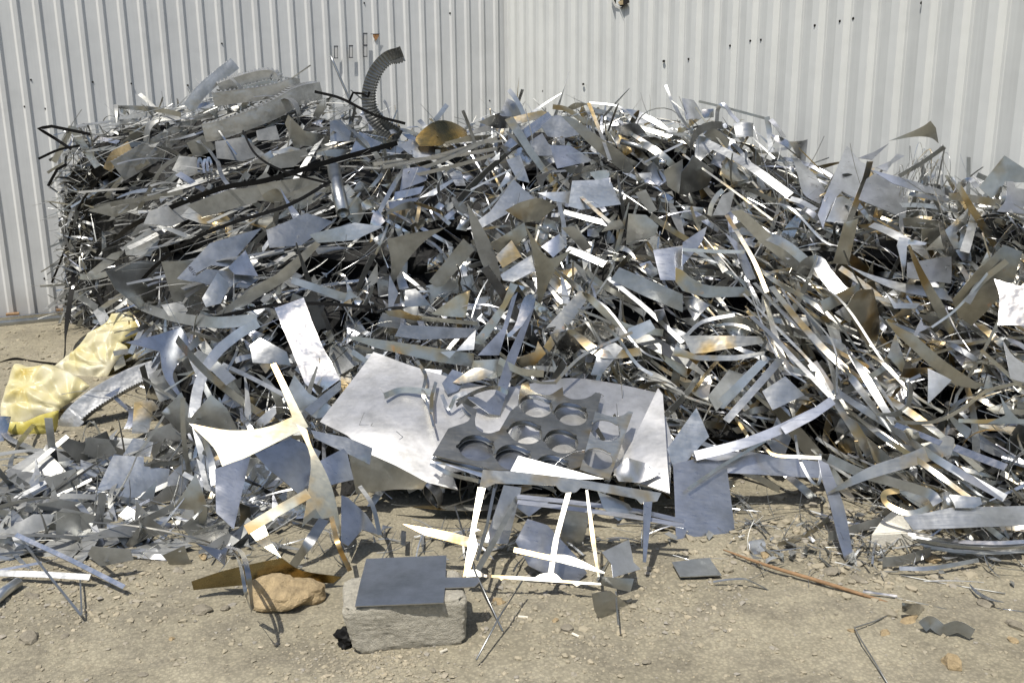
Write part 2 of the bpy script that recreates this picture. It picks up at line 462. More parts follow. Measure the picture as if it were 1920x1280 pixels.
c4 = ramp(t, vo.outputs['Distance'], [(0, (1.12, 1.1, 1.06)), (.35, (1, 1, 1)), (.6, (.80, .80, .80))]).outputs[0]
t.links.new(mixc(t, 1, mixc(t, 1, mixc(t, 1, c1, c2, 'MULTIPLY'), c3, 'MULTIPLY'), c4, 'MULTIPLY'), b.inputs['Base Color'])
b.inputs['Roughness'].default_value = .97; b.inputs['Specular IOR Level'].default_value = .2
ha = N_(t, "ShaderNodeMath", operation='ADD'); t.links.new(noisen(t, vec, 60, 8, .7), ha.inputs[0]); t.links.new(noisen(t, vec, 260, 3, .6), ha.inputs[1])
bump(t, b, ha.outputs[0], .65, .008)
tag(link("ground", gv, gf, gm, smooth=True), kind='structure')

# ------------------------------------------------------------------ corrugated walls
d_ = ray(957, 300); K0 = Vector((d_.x / d_.y * 9.8, 9.8, 0))
aL, aR = math.atan(.504), math.atan(2.07)
DL = Vector((-math.cos(aL), -math.sin(aL), 0)); DR = Vector((math.cos(aR), -math.sin(aR), 0))
NL = Vector((math.sin(aL), -math.cos(aL), 0)); NR = Vector((-math.sin(aR), -math.cos(aR), 0))
def paint(name, col, streak, dirt):
    m, t, b = nodes(name); tc = N_(t, "ShaderNodeTexCoord"); mp = N_(t, "ShaderNodeMapping"); mp.inputs['Scale'].default_value = (28, 28, .5)
    t.links.new(tc.outputs['Object'], mp.inputs[0]); s = noisen(t, mp.outputs[0], 2.2, 5, .6)
    c = ramp(t, s, [(.3, tuple(x * (1 - streak) for x in col)), (.65, col)]).outputs[0]
    n = noisen(t, tc.outputs['Object'], 2.5, 5, .6)
    c = mixc(t, ramp(t, n, [(.5, (0, 0, 0)), (.75, (dirt, dirt, dirt))]).outputs[0], c, tuple(x * .72 for x in col))
    sx = N_(t, "ShaderNodeSeparateXYZ"); t.links.new(tc.outputs['Object'], sx.inputs[0])
    lowm = N_(t, "ShaderNodeMapRange"); t.links.new(sx.outputs[2], lowm.inputs[0]); lowm.inputs[1].default_value = .35; lowm.inputs[2].default_value = .0; lowm.inputs[3].default_value = 0; lowm.inputs[4].default_value = .55
    lw = N_(t, "ShaderNodeMath", operation='MULTIPLY'); t.links.new(lowm.outputs[0], lw.inputs[0]); t.links.new(n, lw.inputs[1])
    c = mixc(t, lw.outputs[0], c, (.30, .25, .18))
    t.links.new(c, b.inputs['Base Color']); b.inputs['Roughness'].default_value = .55
    bump(t, b, noisen(t, tc.outputs['Object'], 3, 3), .25, .02)
    return m
PW = paint("cream_paint", (.66, .675, .655), .04, .25); PG = paint("cream_paint_valley", (.59, .605, .59), .10, .4)  # second tone, for the rib valleys, is darker and more streaked
PL = paint("grey_white_paint", (.64, .65, .64), .05, .3); PLG = paint("grey_white_paint_darker", (.615, .63, .63), .06, .35)  # second tone slightly darker, for rib valleys and hinge patches
def cwall(name, label, D, Nn, prof, pitch, length, ht, mats, s0=0.0):
    """prof: list of (fraction, height, material) starting points round one rib"""
    cols = []; mi = []; k = 0; s = s0
    while s < length:
        w_ = 1 + .05 * noise.noise(Vector((k * 3.3, 1, 0)))
        for f, h, m_ in prof:
            cols.append((s + f * pitch, h * w_)); mi.append(m_)
        s += pitch; k += 1
    zs = [0.03, .5, 1.0, 1.5, 2.0, 2.5, 3.0, ht]; V = []; Fc = []; fm = []
    for z in zs:
        for s, h in cols:
            q = .006 * noise.noise(Vector((s * 1.1, z * 1.3, 5)))
            V.append(K0 + D * s + Nn * (h + q) + Vector((0, 0, z)))
    n = len(cols)
    flip = D.cross(Vector((0, 0, 1))).dot(Nn) < 0
    for j in range(len(zs) - 1):
        for i in range(n - 1):
            f = (j * n + i, j * n + i + 1, (j + 1) * n + i + 1, (j + 1) * n + i); Fc.append(tuple(reversed(f)) if flip else f); fm.append(mi[i])
    o = link(name, V, Fc, None, smooth=False, mats=mats, fmi=fm, origin=K0)
    mod = o.modifiers.new("thickness", 'SOLIDIFY'); mod.thickness = .004; mod.offset = -1
    return tag(o, label, 'wall')
# going away from the corner: left wall
wl = cwall("corrugated_wall", "grey-white corrugated metal wall left of the inner corner, its rib sides in shadow", DL, NL,
           [(0.0, .0, 1), (.60, .0, 0), (.70, .018, 0), (.90, .018, 0)], .159, 9.5, 3.5, [PL, PLG], .02)
wr = cwall("corrugated_wall", "sunlit cream corrugated metal wall right of the inner corner, dotted with screws", DR, NR,
           [(0.0, .0, 1), (.05, .0, 1), (.14, .032, 0), (.42, .032, 0), (.52, .0, 1), (.60, .0, 1), (.61, .004, 1), (.63, .0, 1)], .203, 9.0, 3.5, [PW, PG], .02)
tr = []
for z in (0.03, 3.5):
    tr += [K0 + DL * .07 + NL * .037 + Vector((0, 0, z)), K0 + DL * .045 + NL * .037 + Vector((0, 0, z)), K0 + NL * .037 + NR * .037 + Vector((0, 0, z)), K0 + DR * .06 + NR * .035 + Vector((0, 0, z))]
cf = link("corner_trim", tr, [(0, 1, 5, 4), (1, 2, 6, 5), (2, 3, 7, 6)], PL, wl, False, origin=K0)
cf.modifiers.new("t", 'SOLIDIFY').thickness = .004
def wallpt(side, u, v, off=.036):
    D, Nn = (DL, NL) if side == 'L' else (DR, NR); d = ray(u, v); o = K0 + Nn * off
    return CAM + d * ((o - CAM).dot(Nn) / d.dot(Nn))
def wallpoly(side, name, mat, pts, off=.037, parent=None, th=.002):
    Nn = NL if side == 'L' else NR; V = [wallpt(side, u, v, off) for u, v in pts]; n = len(V)
    c = sum(V, Vector()) / n; a = sum(((V[i] - c).cross(V[(i + 1) % n] - c) for i in range(n)), Vector())
    if a.dot(Nn) < 0: V.reverse()
    B = [q - Nn * th for q in V]
    return link(name, V + B, [tuple(range(n)), tuple(range(2 * n - 1, n - 1, -1))] + [(i, i + n, (i + 1) % n + n, (i + 1) % n) for i in range(n)], mat, parent, False, origin=V[0].copy())
# screws: small dark heads with a washer
def screw(side, u, v, par, r=.006):
    p = wallpt(side, u, v, .0)
    f_ = ((p - K0).dot(DL if side == 'L' else DR) - (.02 if side == 'L' else 0)) / (.159 if side == 'L' else .203) % 1
    hh = lerp([(0, 0), (.6, 0), (.7, .018), (.9, .018), (1, 0)] if side == 'L' else [(0, 0), (.05, 0), (.14, .032), (.42, .032), (.52, 0), (1, 0)], f_)
    p = wallpt(side, u, v, hh); Nn = NL if side == 'L' else NR; X = (DL if side == 'L' else DR); V = []
    for h, q in ((-.01, r), (.003, r), (.005, r * .6), (.007, r * .55)):
        for k in range(8): V.append(p + Nn * h + X * math.cos(k * math.pi / 4) * q + Vector((0, 0, 1)) * math.sin(k * math.pi / 4) * q)
    Fc = [(i * 8 + k, i * 8 + (k + 1) % 8, i * 8 + 8 + (k + 1) % 8, i * 8 + 8 + k) for i in range(3) for k in range(8)] + [tuple(24 + k for k in range(8))]
    link("screw", V, Fc, MT['hole'], par, False, origin=p)
for u, v in ((1291, 111), (1369, 86), (1407, 77), (1427, 75), (1528, 48), (1575, 40), (1600, 35), (1728, 6), (1093, 158), (1142, 138), (1182, 130), (1244, 115), (1018, 171), (990, 177)): screw('R', u, v, wr, .008 if u > 1250 else .009)
for u, v in ((58, 150), (85, 204), (46, 200), (174, 154), (246, 157), (352, 160), (416, 82), (844, 25), (918, 189), (83, 522), (683, 6)): screw('L', u, v, wl, .008)
# hinge cut-outs and the rust patch
for i, (u, v0, v1) in enumerate(((630, 87, 109), (658, 86, 108), (685, 63, 85), (685, 85, 106))):
    r_ = wallpoly('L', "hinge_patch", PLG, [(u - 3, v0), (u + 3, v0), (u + 3, v1), (u - 3, v1)], .040, wl)
    for a, b2 in (((u - 4, v0 - 1), (u + 4, v0 + .6)), ((u - 4, v1 - .6), (u + 4, v1 + 1)), ((u - 3.6, v0), (u - 2.7, v1)), ((u + 2.8, v0), (u + 3.5, v1))):
        wallpoly('L', "hinge_edge", MT['ink'], [a, (b2[0], a[1]), b2, (a[0], b2[1])], .0425, wl, .001)
wallpoly('L', "rust_patch", plain("rust", (.36, .19, .08), .9, 60, .5, .4), [(699, 64.5), (711, 64.3), (710, 69), (707, 74), (704, 77), (702, 73), (700, 70)], .026, wl, .002)
wallpoly('L', "rust_patch", MT['ink'], [(695, 63.6), (712, 63.4), (712, 64.3), (695, 64.5)], .028, wl, .002)
# torn hole at the top of the right wall with a curled lip
wallpoly('R', "torn_hole_dark", MT['hole'], [(1144, -14), (1149, 6), (1153, 14), (1166, 16), (1172, 9), (1180, 5), (1178, -4), (1172, -14)], .034, wr)  # flat near-black patch, painted as the shade inside the hole
wallpoly('R', "torn_lip", PW, [(1145, -14), (1148, -6), (1151, 3), (1155, 10), (1160, 12), (1166, 13), (1160, 15.5), (1154, 14.5), (1149, 7), (1143, -14)], .046, wr, .003)
wallpoly('R', "torn_lip", MT['tan'], [(1160, 3), (1168, 0), (1168, 9), (1163, 10), (1159, 6)], .040, wr)
# sill beam under the left wall
def barbox(name, a, b2, w_, h_, mat, parent=None, up=Vector((0, 0, 1)), **kw):
    t_ = (b2 - a).normalized(); s = t_.cross(up).normalized() * w_ / 2; u_ = s.cross(t_).normalized() * h_ / 2
    V = [p + x + y for p in (a, b2) for x, y in ((-s, -u_), (s, -u_), (s, u_), (-s, u_))]
    o = link(name, V, [(0, 3, 2, 1), (4, 5, 6, 7), (0, 1, 5, 4), (1, 2, 6, 5), (2, 3, 7, 6), (3, 0, 4, 7)], mat, parent, False, origin=(a + b2) / 2)
    bv = o.modifiers.new("b", 'BEVEL'); bv.width = min(w_, h_) * .12; bv.segments = 2
    return o
sb0 = K0 + NL * .09 + DL * 3.0; sb1 = K0 + NL * .09 + DL * 9.2
e = empty("sill_beam", sb1, "long white metal sill beam lying along the foot of the left wall", "beam")
barbox("rail", sb0 + Vector((0, 0, .05)), sb1 + Vector((0, 0, .05)), .05, .045, MT['q'], e)
barbox("flange", sb0 + NL * .05 + Vector((0, 0, .018)), sb1 + NL * .05 + Vector((0, 0, .018)), .05, .03, MT['z'], e)
for u, lab in ((23, "small brown wood wedge under the left wall near the photo's left edge"), (118, "small brown wood wedge under the wall beside the heap's left flank")):
    p = wallpt('L', u, 584, .05); p.z = .07
    tag(barbox("wood_wedge", p - DL * .05, p + DL * .05, .06, .03, MT['wood']), lab, "wood wedge", "wood wedges under the left wall")

# ------------------------------------------------------------------ heap core
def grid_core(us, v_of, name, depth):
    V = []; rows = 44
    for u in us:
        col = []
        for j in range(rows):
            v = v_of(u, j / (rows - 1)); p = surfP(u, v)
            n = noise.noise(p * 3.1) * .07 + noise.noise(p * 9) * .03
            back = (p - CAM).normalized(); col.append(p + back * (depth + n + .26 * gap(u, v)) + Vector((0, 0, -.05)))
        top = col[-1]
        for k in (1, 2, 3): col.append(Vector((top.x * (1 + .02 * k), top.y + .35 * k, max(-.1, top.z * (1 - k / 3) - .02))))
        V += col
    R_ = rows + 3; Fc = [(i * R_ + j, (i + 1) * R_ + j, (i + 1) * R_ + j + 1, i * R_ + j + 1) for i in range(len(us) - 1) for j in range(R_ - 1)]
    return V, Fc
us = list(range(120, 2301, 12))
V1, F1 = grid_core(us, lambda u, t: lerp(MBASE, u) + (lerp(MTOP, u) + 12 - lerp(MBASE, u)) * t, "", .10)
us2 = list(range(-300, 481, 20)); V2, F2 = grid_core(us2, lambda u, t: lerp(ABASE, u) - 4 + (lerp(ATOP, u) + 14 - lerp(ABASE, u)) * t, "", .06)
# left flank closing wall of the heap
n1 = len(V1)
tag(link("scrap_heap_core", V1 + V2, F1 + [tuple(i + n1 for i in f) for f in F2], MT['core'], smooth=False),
    "tangle of small metal scraps deep inside the heap, coloured near-black as shade", "scrap heap", kind='stuff')

# ------------------------------------------------------------------ gravel, rocks, concrete
ICO = []
def rockmesh(p, s, seed, flat=.6, sub=1, rough=.35, yaw=0, ax=(1, 1, 1)):
    bm = bmesh.new(); bmesh.ops.create_icosphere(bm, subdivisions=sub, radius=1)
    V = []
    for v in bm.verts:
        q = v.co.normalized(); o3 = Vector((seed * 1.7, seed * .9, seed * 2.3))
        r = 1 + rough * (noise.noise(q * 1.1 + o3) * 1.4 + .5 * noise.noise(q * 2.7 + o3))
        if sub > 2: r += rough * (.16 * noise.noise(q * 6 + o3) + .08 * noise.noise(q * 14 + o3))
        w = Vector((q.x * ax[0], q.y * ax[1], q.z * flat * ax[2])) * r * s
        w.rotate(Matrix.Rotation(yaw, 3, 'Z')); V.append(p + w)
    Fc = [tuple(v.index for v in f.verts) for f in bm.faces]; bm.free(); return V, Fc
bm = bmesh.new(); bmesh.ops.create_icosphere(bm, subdivisions=1, radius=1); I0 = [v.co.copy() for v in bm.verts]; IF = [tuple(v.index for v in f.verts) for f in bm.faces]; bm.free()
rg = random.Random(3)
def gravel(cnt, pick, smin, smax, V, Fc, tn):
    for _ in range(cnt):
        u, v = pick(); y = groundY(u, v); d = ray(u, v); x = d.x / d.y * y
        s = smin * (smax / smin) ** (rg.random() ** 3.2); n0 = len(V); sd = rg.random() * 99
        z = gh(x, y); fx = rg.uniform(.7, 1.4); fz = rg.uniform(.4, .8); a = rg.random() * 6.3; ca, sa = math.cos(a), math.sin(a)
        for q in I0:
            k = 1 + .8 * noise.noise(q * 1.3 + Vector((sd, sd, 0))); px, py = q.x * s * k * fx, q.y * s * k
            V.append((x + px * ca - py * sa, y + px * sa + py * ca, z + q.z * s * k * fz + s * .2))
        Fc += [tuple(i + n0 for i in f) for f in IF]; t_ = rg.random(); tn += [t_] * len(IF)
Vg, Fg, tg = [], [], []
def pk_all():
    while True:
        u = rg.uniform(-250, 2150); v = rg.uniform(880, 1400)
        if noise.noise(Vector((u * .004, v * .009, 3))) + rg.uniform(-.45, .6) > 0: return u, v
gravel(4600, pk_all, .0028, .010, Vg, Fg, tg)
gravel(1800, lambda: (rg.gauss(1620, 160), rg.gauss(1010, 55)), .004, .022, Vg, Fg, tg)
gravel(900, lambda: (rg.gauss(150, 120), rg.gauss(1090, 50)), .004, .014, Vg, Fg, tg)
gravel(900, lambda: (rg.gauss(700, 90), rg.gauss(1240, 35)), .003, .009, Vg, Fg, tg)
gravel(1300, lambda: (rg.gauss(120, 120), rg.uniform(610, 900)), .006, .020, Vg, Fg, tg)
gravel(900, lambda: (rg.uniform(900, 1400), rg.gauss(1120, 60)), .004, .014, Vg, Fg, tg)
m, t, b = nodes("gravel_stone"); at = N_(t, "ShaderNodeAttribute", attribute_name="tone")
c = ramp(t, at.outputs['Fac'], [(0, (.24, .215, .16)), (.3, (.31, .275, .20)), (.6, (.34, .30, .215)), (.8, (.28, .26, .22)), (.95, (.37, .32, .225)), (1, (.44, .39, .29))])
t.links.new(c.outputs[0], b.inputs['Base Color']); b.inputs['Roughness'].default_value = .95
tag(link("gravel", Vg, Fg, m, smooth=False, tone=tg), "loose fine gravel and crumbled dirt scattered over the ground", "gravel", kind='stuff')
def gp(u, v, z=0):
    d = ray(u, v); k = (z - CAMH) / d.z; return CAM + d * k
def rock(u, v, wpx, seed, mat, label, flat=.6, ax=(1, .8, 1), yaw=0, sub=3, rough=.35, lm=None):
    p = gp(u, v); s = wpx / 2 / F * (p - CAM).length
    V, Fc = rockmesh(p + Vector((0, s * .2, s * flat * .45)), s, seed, flat, sub, rough, yaw, ax)
    o = link("rock", V, Fc, MT[mat], smooth=False, origin=p); tag(o, label, "rock")
    if lm: LM.append((u, v, lm))
    return o
rock(533, 1128, 122, 4.2, 'rock', "large ochre rock lying left of the concrete block", .52, (1, .7, 1), .1, 4, .3, "the ochre rock")
for i, (u, v, w_, mt_, lab) in enumerate([
    (52, 1203, 46, 'rockg', "pale angular stone low at the photo's left side"),
    (120, 1196, 19, 'rockg', "small dark stone right of the pale angular stone"),
    (378, 1146, 32, 'rockg', "flat grey stone on open dirt left of the ochre rock"),
    (421, 1143, 17, 'rockg', "small pointed brown stone between flat grey stone and ochre rock"),
    (321, 1199, 12, 'rock', "tiny tan pebble on bare dirt at lower left"),
    (268, 1268, 18, 'rockg', "dark pebble at the bottom edge below the bare dirt"),
    (935, 1131, 22, 'rock', "orange-tan stone behind the crossed rods right of the block"),
    (1064, 1180, 24, 'rockg', "grey split stone beside the lower cigarette butt"),
    (1040, 1166, 17, 'rock', "cream flaky stone near the grey split stone"),
    (812, 1258, 14, 'rockg', "round pebble at the bottom below the concrete block"),
    (1786, 1250, 40, 'rock', "flat tan stone near the lower right corner"),
    (1706, 1166, 32, 'rock', "tan stone under the small crumpled metal scraps"),
    (1660, 1190, 20, 'rock', "orange pebble left of the crumpled scraps"),
    (1636, 984, 24, 'rock', "ochre stone tucked behind the white wedge"),
    (1436, 1044, 22, 'rock', "tan stone at the upper end of the brown stick"),
    (1750, 1052, 26, 'rock', "tan stone under the grey strips right of the white wedge"),
    (1598, 1185, 14, 'rock', "yellowish pebble on the open dirt at lower right"),
    (1612, 1090, 26, 'rockg', "grey stone in the gravel above the brown stick"),
    (1560, 1075, 30, 'rockg', "broad pale stone in the gravel behind the brown stick"),
    (1850, 1136, 28, 'rockg', "half-buried stone near the right edge below the strips"),
    (1905, 1180, 34, 'rockg', "large half-buried stone at the right edge"),
    (1900, 1205, 20, 'rock', "rough stone at the right edge under the half-buried one"),
    (645, 1010, 22, 'rockg', "grey stone on the ground under the rusty sail sheet"),
    (380, 1047, 20, 'rock', "brown stone under the tan rust sheet"),
    (58, 1122, 24, 'rockg', "pale flat stone below the long white bar"),
    (340, 1075, 18, 'rockg', "small grey stone right of the long white bar's end"),
    (1212, 1242, 16, 'rockg', "small grey pebble at the bottom right of centre"),
    (1480, 1120, 14, 'rockg', "small dark pebble below the middle of the brown stick")]):
    rock(u, v, w_, i * 3.7 + 1.3, mt_, lab, random.uniform(.4, .6), (1, random.uniform(.6, .9), 1), random.random() * 3, 2, .4)
# concrete block
A0, B0 = gp(664, 1226), gp(877, 1206); X = (B0 - A0).normalized(); Y = Vector((-X.y, X.x, 0)); L = (B0 - A0).length
BX, BY, BZ = X, Y, A0
bm = bmesh.new(); bmesh.ops.create_cube(bm, size=1)
bmesh.ops.subdivide_edges(bm, edges=bm.edges[:], cuts=47, use_grid_fill=True)
V = []
for v in bm.verts:
    p = v.co.copy(); e_ = [min(1, max(0, (abs(c_) - .5 + r_) / r_)) for c_, r_ in zip(p, (.05, .09, .11))]
    sh = 1 - .045 * (e_[0] * e_[1] + e_[1] * e_[2] + e_[0] * e_[2]) - .05 * e_[0] * e_[1] * e_[2]
    q = Vector(((p.x * (1 + .10 * (p.z < 0) * 0) * sh + .5) * L, (p.y * sh + .5) * .21, (p.z * sh + .5) * .162))
    q.x -= .035 * max(0, .5 - p.x) * (p.z + .5) * 1.0 + 0
    nn = noise.noise(q * 11) * .008 + noise.noise(q * 38) * .0022 + noise.noise(q * 95) * .0028 - .008 * max(0, noise.noise(q * 24 + Vector((5, 5, 5))) - .38)
    q += p.normalized() * nn
    V.append(A0 + X * q.x + Y * q.y + Vector((0, 0, q.z - .006)))
blk = link("concrete_block", V, [tuple(v.index for v in f.verts) for f in bm.faces], MT['conc'], smooth=True, origin=A0); bm.free()
tag(blk, "rough tan concrete block with a dark steel plate lying on top", "concrete block"); LM.append((765, 1150, "the concrete block"))
def wedge(name, pts, z0, mat, label, cat, up):
    P = [gp(*q) for q in pts]; return P
# white wedge-shaped stone
P = [gp(1632, 1027), gp(1711, 1023), gp(1713, 1003), gp(1650, 1003)]
hgt = .058; w4 = []
a, b_, c_, d4 = P
TP = [a + Vector((0, 0, hgt)), b_ + Vector((0, 0, hgt)), (b_ + c_) / 2 + Vector((-.06, .03, .135)), d4 + Vector((.01, .02, hgt))]
bm = bmesh.new(); vv = [bm.verts.new(q) for q in (a, b_, c_ + Vector((0, .02, 0)), d4 + Vector((0, .02, 0)), *TP)]
for f in ((0, 1, 5, 4), (1, 2, 6, 5), (2, 3, 7, 6), (3, 0, 4, 7), (4, 5, 6, 7), (3, 2, 1, 0)): bm.faces.new([vv[i] for i in f])
bmesh.ops.bevel(bm, geom=bm.edges[:], offset=.004, segments=2, affect='EDGES'); bmesh.ops.triangulate(bm, faces=bm.faces[:])
me = bpy.data.meshes.new("white_stone"); bm.verts.ensure_lookup_table()
bmesh.ops.translate(bm, verts=bm.verts[:], vec=-a); bm.to_mesh(me); bm.free(); me.materials.append(MT['white'])
o = bpy.data.objects.new("plaster_chunk", me); o.location = a; C.objects.link(o); tag(o, "white wedge-shaped plaster chunk at the foot of the heap", "plaster chunk"); LM.append((1671, 1000, "the white wedge"))
def gtube(name, pts, r, mat, label, cat, seg=7, zs=None):
    P = [gp(q[0], q[1], q[2] / 100 if len(q) > 2 else r) for q in pts]; P = catmull(P, 4); org = P[0].copy()
    V, Fc = tube_mesh(P, r, seg); o = link(name, V, Fc, MT[mat], smooth=True, origin=org); return tag(o, label, cat)
gtube("stick", [(1358, 1031, 2), (1440, 1060, 2.5), (1540, 1090, 2), (1610, 1112, 1.2), (1662, 1127, .6)], lambda t: .0015 + .0085 * math.sin(math.pi * min(1, max(0, t * .9 + .05))) ** .6, 'wood', "long brown splintered wooden stick on the dirt", "stick") if False else None
P = catmull([gp(1356, 1030, .02), gp(1440, 1060, .025), gp(1540, 1090, .02), gp(1610, 1112, .012), gp(1664, 1128, .006)], 5)
V, Fc = tube_mesh(P, lambda t: .001 + .0062 * max(0, math.sin(math.pi * min(1, t * .96 + .02))) ** .5, 8)
tag(link("stick", V, Fc, MT['wood'], smooth=True, origin=P[0].copy()), "long brown splintered wooden stick lying on the dirt", "stick"); LM.append((1500, 1075, "the brown stick"))
for a_, b2, lab in (((972, 1155), (990, 1157), "white cigarette butt on the dirt right of the concrete block"), ((1073, 1187), (1086, 1193), "cigarette butt touching the grey split stone"), ((825, 1222), (838, 1217), "pale torn paper scrap in the gravel below the concrete block")):
    P = [gp(a_[0], a_[1], .005), gp(b2[0], b2[1], .005)]; V, Fc = tube_mesh(P, .0045, 10); tag(link("cigarette_butt", V, Fc, MT['butt'], smooth=False, origin=P[0].copy()), lab, "litter")
# black crumpled plastic at the foot of the block
V, Fc = rockmesh(gp(648, 1212) + Vector((0, .02, .02)), .028, 8.8, .8, 3, .8); tag(link("plastic_scrap", V, Fc, MT['k'], smooth=False, origin=gp(648, 1212)), "black crumpled plastic scrap at the block's lower left corner", "plastic scrap")
# ------------------------------------------------------------------ cast slotted ring segments
def slotted(crop, off, wpx, label, pts, webdir, flange=.045, teeth=.010, pitch=.016, name='slotted_ring', lm=None, mat='c', th=.003, double=False, fdir=None, ribweb=0):
    """curved channel: a plain outer web with a toothed flange on its inner side"""
    ORDER[0] += 1
    fp = full(crop, pts); s = CR[crop][2]; n = len(fp)
    u, v = fp[n // 2][:2]; dm = (surfP(u, v) - CAM).length
    P = [CAM + ray(q[0], q[1]) * (dm - off / 100 - (q[2] / 100 if len(q) > 2 else 0)) for q in fp]
    P = catmull(P, 10); Ls = [0]
    for a, b in zip(P, P[1:]): Ls.append(Ls[-1] + (b - a).length)
    m_ = max(8, int(Ls[-1] / (pitch / 3))); Q = []; j = 0
    for i in range(m_ + 1):
        t = Ls[-1] * i / m_
        while j < len(Ls) - 2 and Ls[j + 1] < t: j += 1
        Q.append(P[j].lerp(P[j + 1], (t - Ls[j]) / max(1e-9, Ls[j + 1] - Ls[j])))
    wd_ = wpx / s / F * (dm - off / 100); wv = Vector(webdir).normalized()
    e = empty(name, Q[len(Q) // 2], label, "metal ring", None); org = e.location.copy()
    Vw = []; Vf = []
    ctr = sum(Q, Vector()) / len(Q)
    for i, p in enumerate(Q):
        t = (Q[min(m_, i + 1)] - Q[max(0, i - 1)]).normalized(); w_ = (wv - t * wv.dot(t)).normalized()
        f_ = t.cross(w_).normalized()
        fd = Vector(fdir) if fdir else (ctr - p)
        if f_.dot(fd) < 0: f_ = -f_
        z_ = (1 if (i // 2) % 2 else -1) * teeth * .5
        bulge = f_ * -.006
        rb = f_ * (z_ * ribweb); Vw += [p, p + w_ * wd_ * .12 + rb, p + w_ * wd_ * .5 + bulge + rb, p + w_ * wd_ * .88 + rb, p + w_ * wd_]
        Vf += [p + f_ * .001 - w_ * .002, p + f_ * flange * .25 + w_ * (z_ * .3), p + f_ * flange + w_ * z_]
    T = [(i * 3 + k, i * 3 + k + 1, i * 3 + k + 4, i * 3 + k + 3) for i in range(m_) for k in range(2)]
    T5 = [(i * 5 + k, i * 5 + k + 1, i * 5 + k + 6, i * 5 + k + 5) for i in range(m_) for k in range(4)]
    for nm, VV, T in (("web", Vw, T5), ("toothed_flange", Vf, T)):
        vs, fs, sm = shell(VV, surf_normals(VV, T), T, th); link(nm, vs, fs, MT[mat], e, nm == "web" and sm or False, origin=org.copy())
    if double:
        Vg2 = [q + (Vw[(i // 3) * 5 + 4] - Vw[(i // 3) * 5]) for i, q in enumerate(Vf)]
        vs, fs, sm = shell(Vg2, surf_normals(Vg2, T), T, th); link("toothed_flange", vs, fs, MT[mat], e, False, origin=org.copy())
    if lm: LM.append((u, v, lm))
    return e
DN = (0, .25, -1)
slotted('J', 14, 128, "big cast zinc ring arc with toothed inner edge, foremost on the heap's top left", [(205, 612, 6), (330, 590, 8), (560, 510, 8), (760, 430, 5), (960, 320, 0), (1150, 275, -14)], (0.05, .1, -1), .10, .016, .022, lm="the big toothed ring arc", fdir=(-.2, 1, .1))
slotted('J', 4, 95, "cast ring arc lying flat behind the foremost toothed ring", [(285, 365), (460, 340), (640, 320), (800, 290), (930, 245), (990, 250, -6)], (0, .1, -1), .09, .014, .022, fdir=(0, 1, .2))
slotted('J', -8, 95, "dark grooved ring arc forming the topmost hump of the rings", [(330, 290), (450, 245), (560, 210), (690, 182), (780, 190), (830, 260)], (0, .2, -1), .10, .010, .02, fdir=(0, 1, 0))
slotted('J', -2, 60, "short bright toothed arc between the stacked rings", [(490, 320), (610, 290), (730, 262), (815, 268)], (0, .1, -1), .08, .012, .018, mat='z', fdir=(0, 1, .1))
slotted('J', 6, 88, "straight toothed ring piece pointing up left of the stacked rings", [(60, 455, 8), (150, 330, 6), (280, 210, 2), (440, 85, -4)], (.72, .25, -.7), .05, .012, .018, mat='c', lm="the upright toothed ring piece", fdir=(0, .9, -.2))
slotted('A', 6, 110, "long cast zinc channel slanting down left from the stacked rings", [(1160, 610), (1000, 690), (800, 800), (620, 905)], (.2, .1, -1), .05, .008, .02, lm="the slanting cast channel", fdir=(0, 1, 0))
slotted('A', 8, 48, "pale curved ring flange above the slanting cast channel", [(800, 790), (815, 700), (870, 650), (1000, 640)], (.6, -.5, -.5), .03, .006, .02, mat='m')
slotted('B', 16, 60, "hook-shaped dark slotted ring standing up at the heap's crest", [(350, 318, 0), (270, 350, 0), (205, 430, 2), (175, 540, 4), (190, 640, 6), (240, 710, 8), (320, 775, 10)], (-.9, -.35, .35), .07, .008, .014, lm="the slotted hook", fdir=(.75, -.6, -.2), mat='cd', ribweb=.6)
slotted('Z', 17, 150, "grey cast ring with toothed rim leaning on the yellow bag", [(1270, 640, 0), (1100, 700, 1), (900, 810, 3), (740, 920, 4), (620, 1040, 3), (560, 1150, 0)], (-.45, .3, .85), .075, .005, .011, lm="the grey cast ring by the yellow bag", fdir=(.6, -.2, -.7))

# ------------------------------------------------------------------ black straps
K_ = "black plastic straps"
strip('.', 'g', 'k', 28, 9, "long black strap crossing the heap from the slotted hook down to the left", [(745, 268), (600, 308), (500, 338), (420, 352), (330, 385), (245, 425), (212, 455)], name='strap', cat='strap', group=K_, lm="the long black strap", th=.003)
strip('.', 'h', 'k', 27, 6, "second black strap below the long one, curling down to the yellow bag", [(620, 340), (540, 385), (430, 420), (350, 455), (290, 500), (255, 540), (243, 560)], name='strap', cat='strap', group=K_, th=.003)
strip('.', 'g', 'k', 34, 8, "thick black strap hanging straight down the heap's left flank to the ground", [(166, 372, -12), (150, 450, -12), (135, 540, -8), (125, 610, -2), (121, 668, 4)], name='strap', cat='strap', group=K_, lm="the hanging black strap", th=.004)
strip('.', 'g', 'k', 34, 3.5, "thin black strap dangling outside the left flank against the wall", [(190, 330), (150, 385), (125, 460), (97, 530)], name='strap', cat='strap', group=K_)
strip('.', 'g', 'k', 30, 5, "bent black strap sticking out furthest left near the heap's top", [(170, 252), (97, 237), (72, 241), (100, 258), (134, 280)], name='strap', cat='strap', group=K_, hard=True)
strip('.', 'g', 'k', 30, 4, "short curved black strap below the bent one at the left", [(150, 273), (110, 281), (72, 298)], name='strap', cat='strap', group=K_)
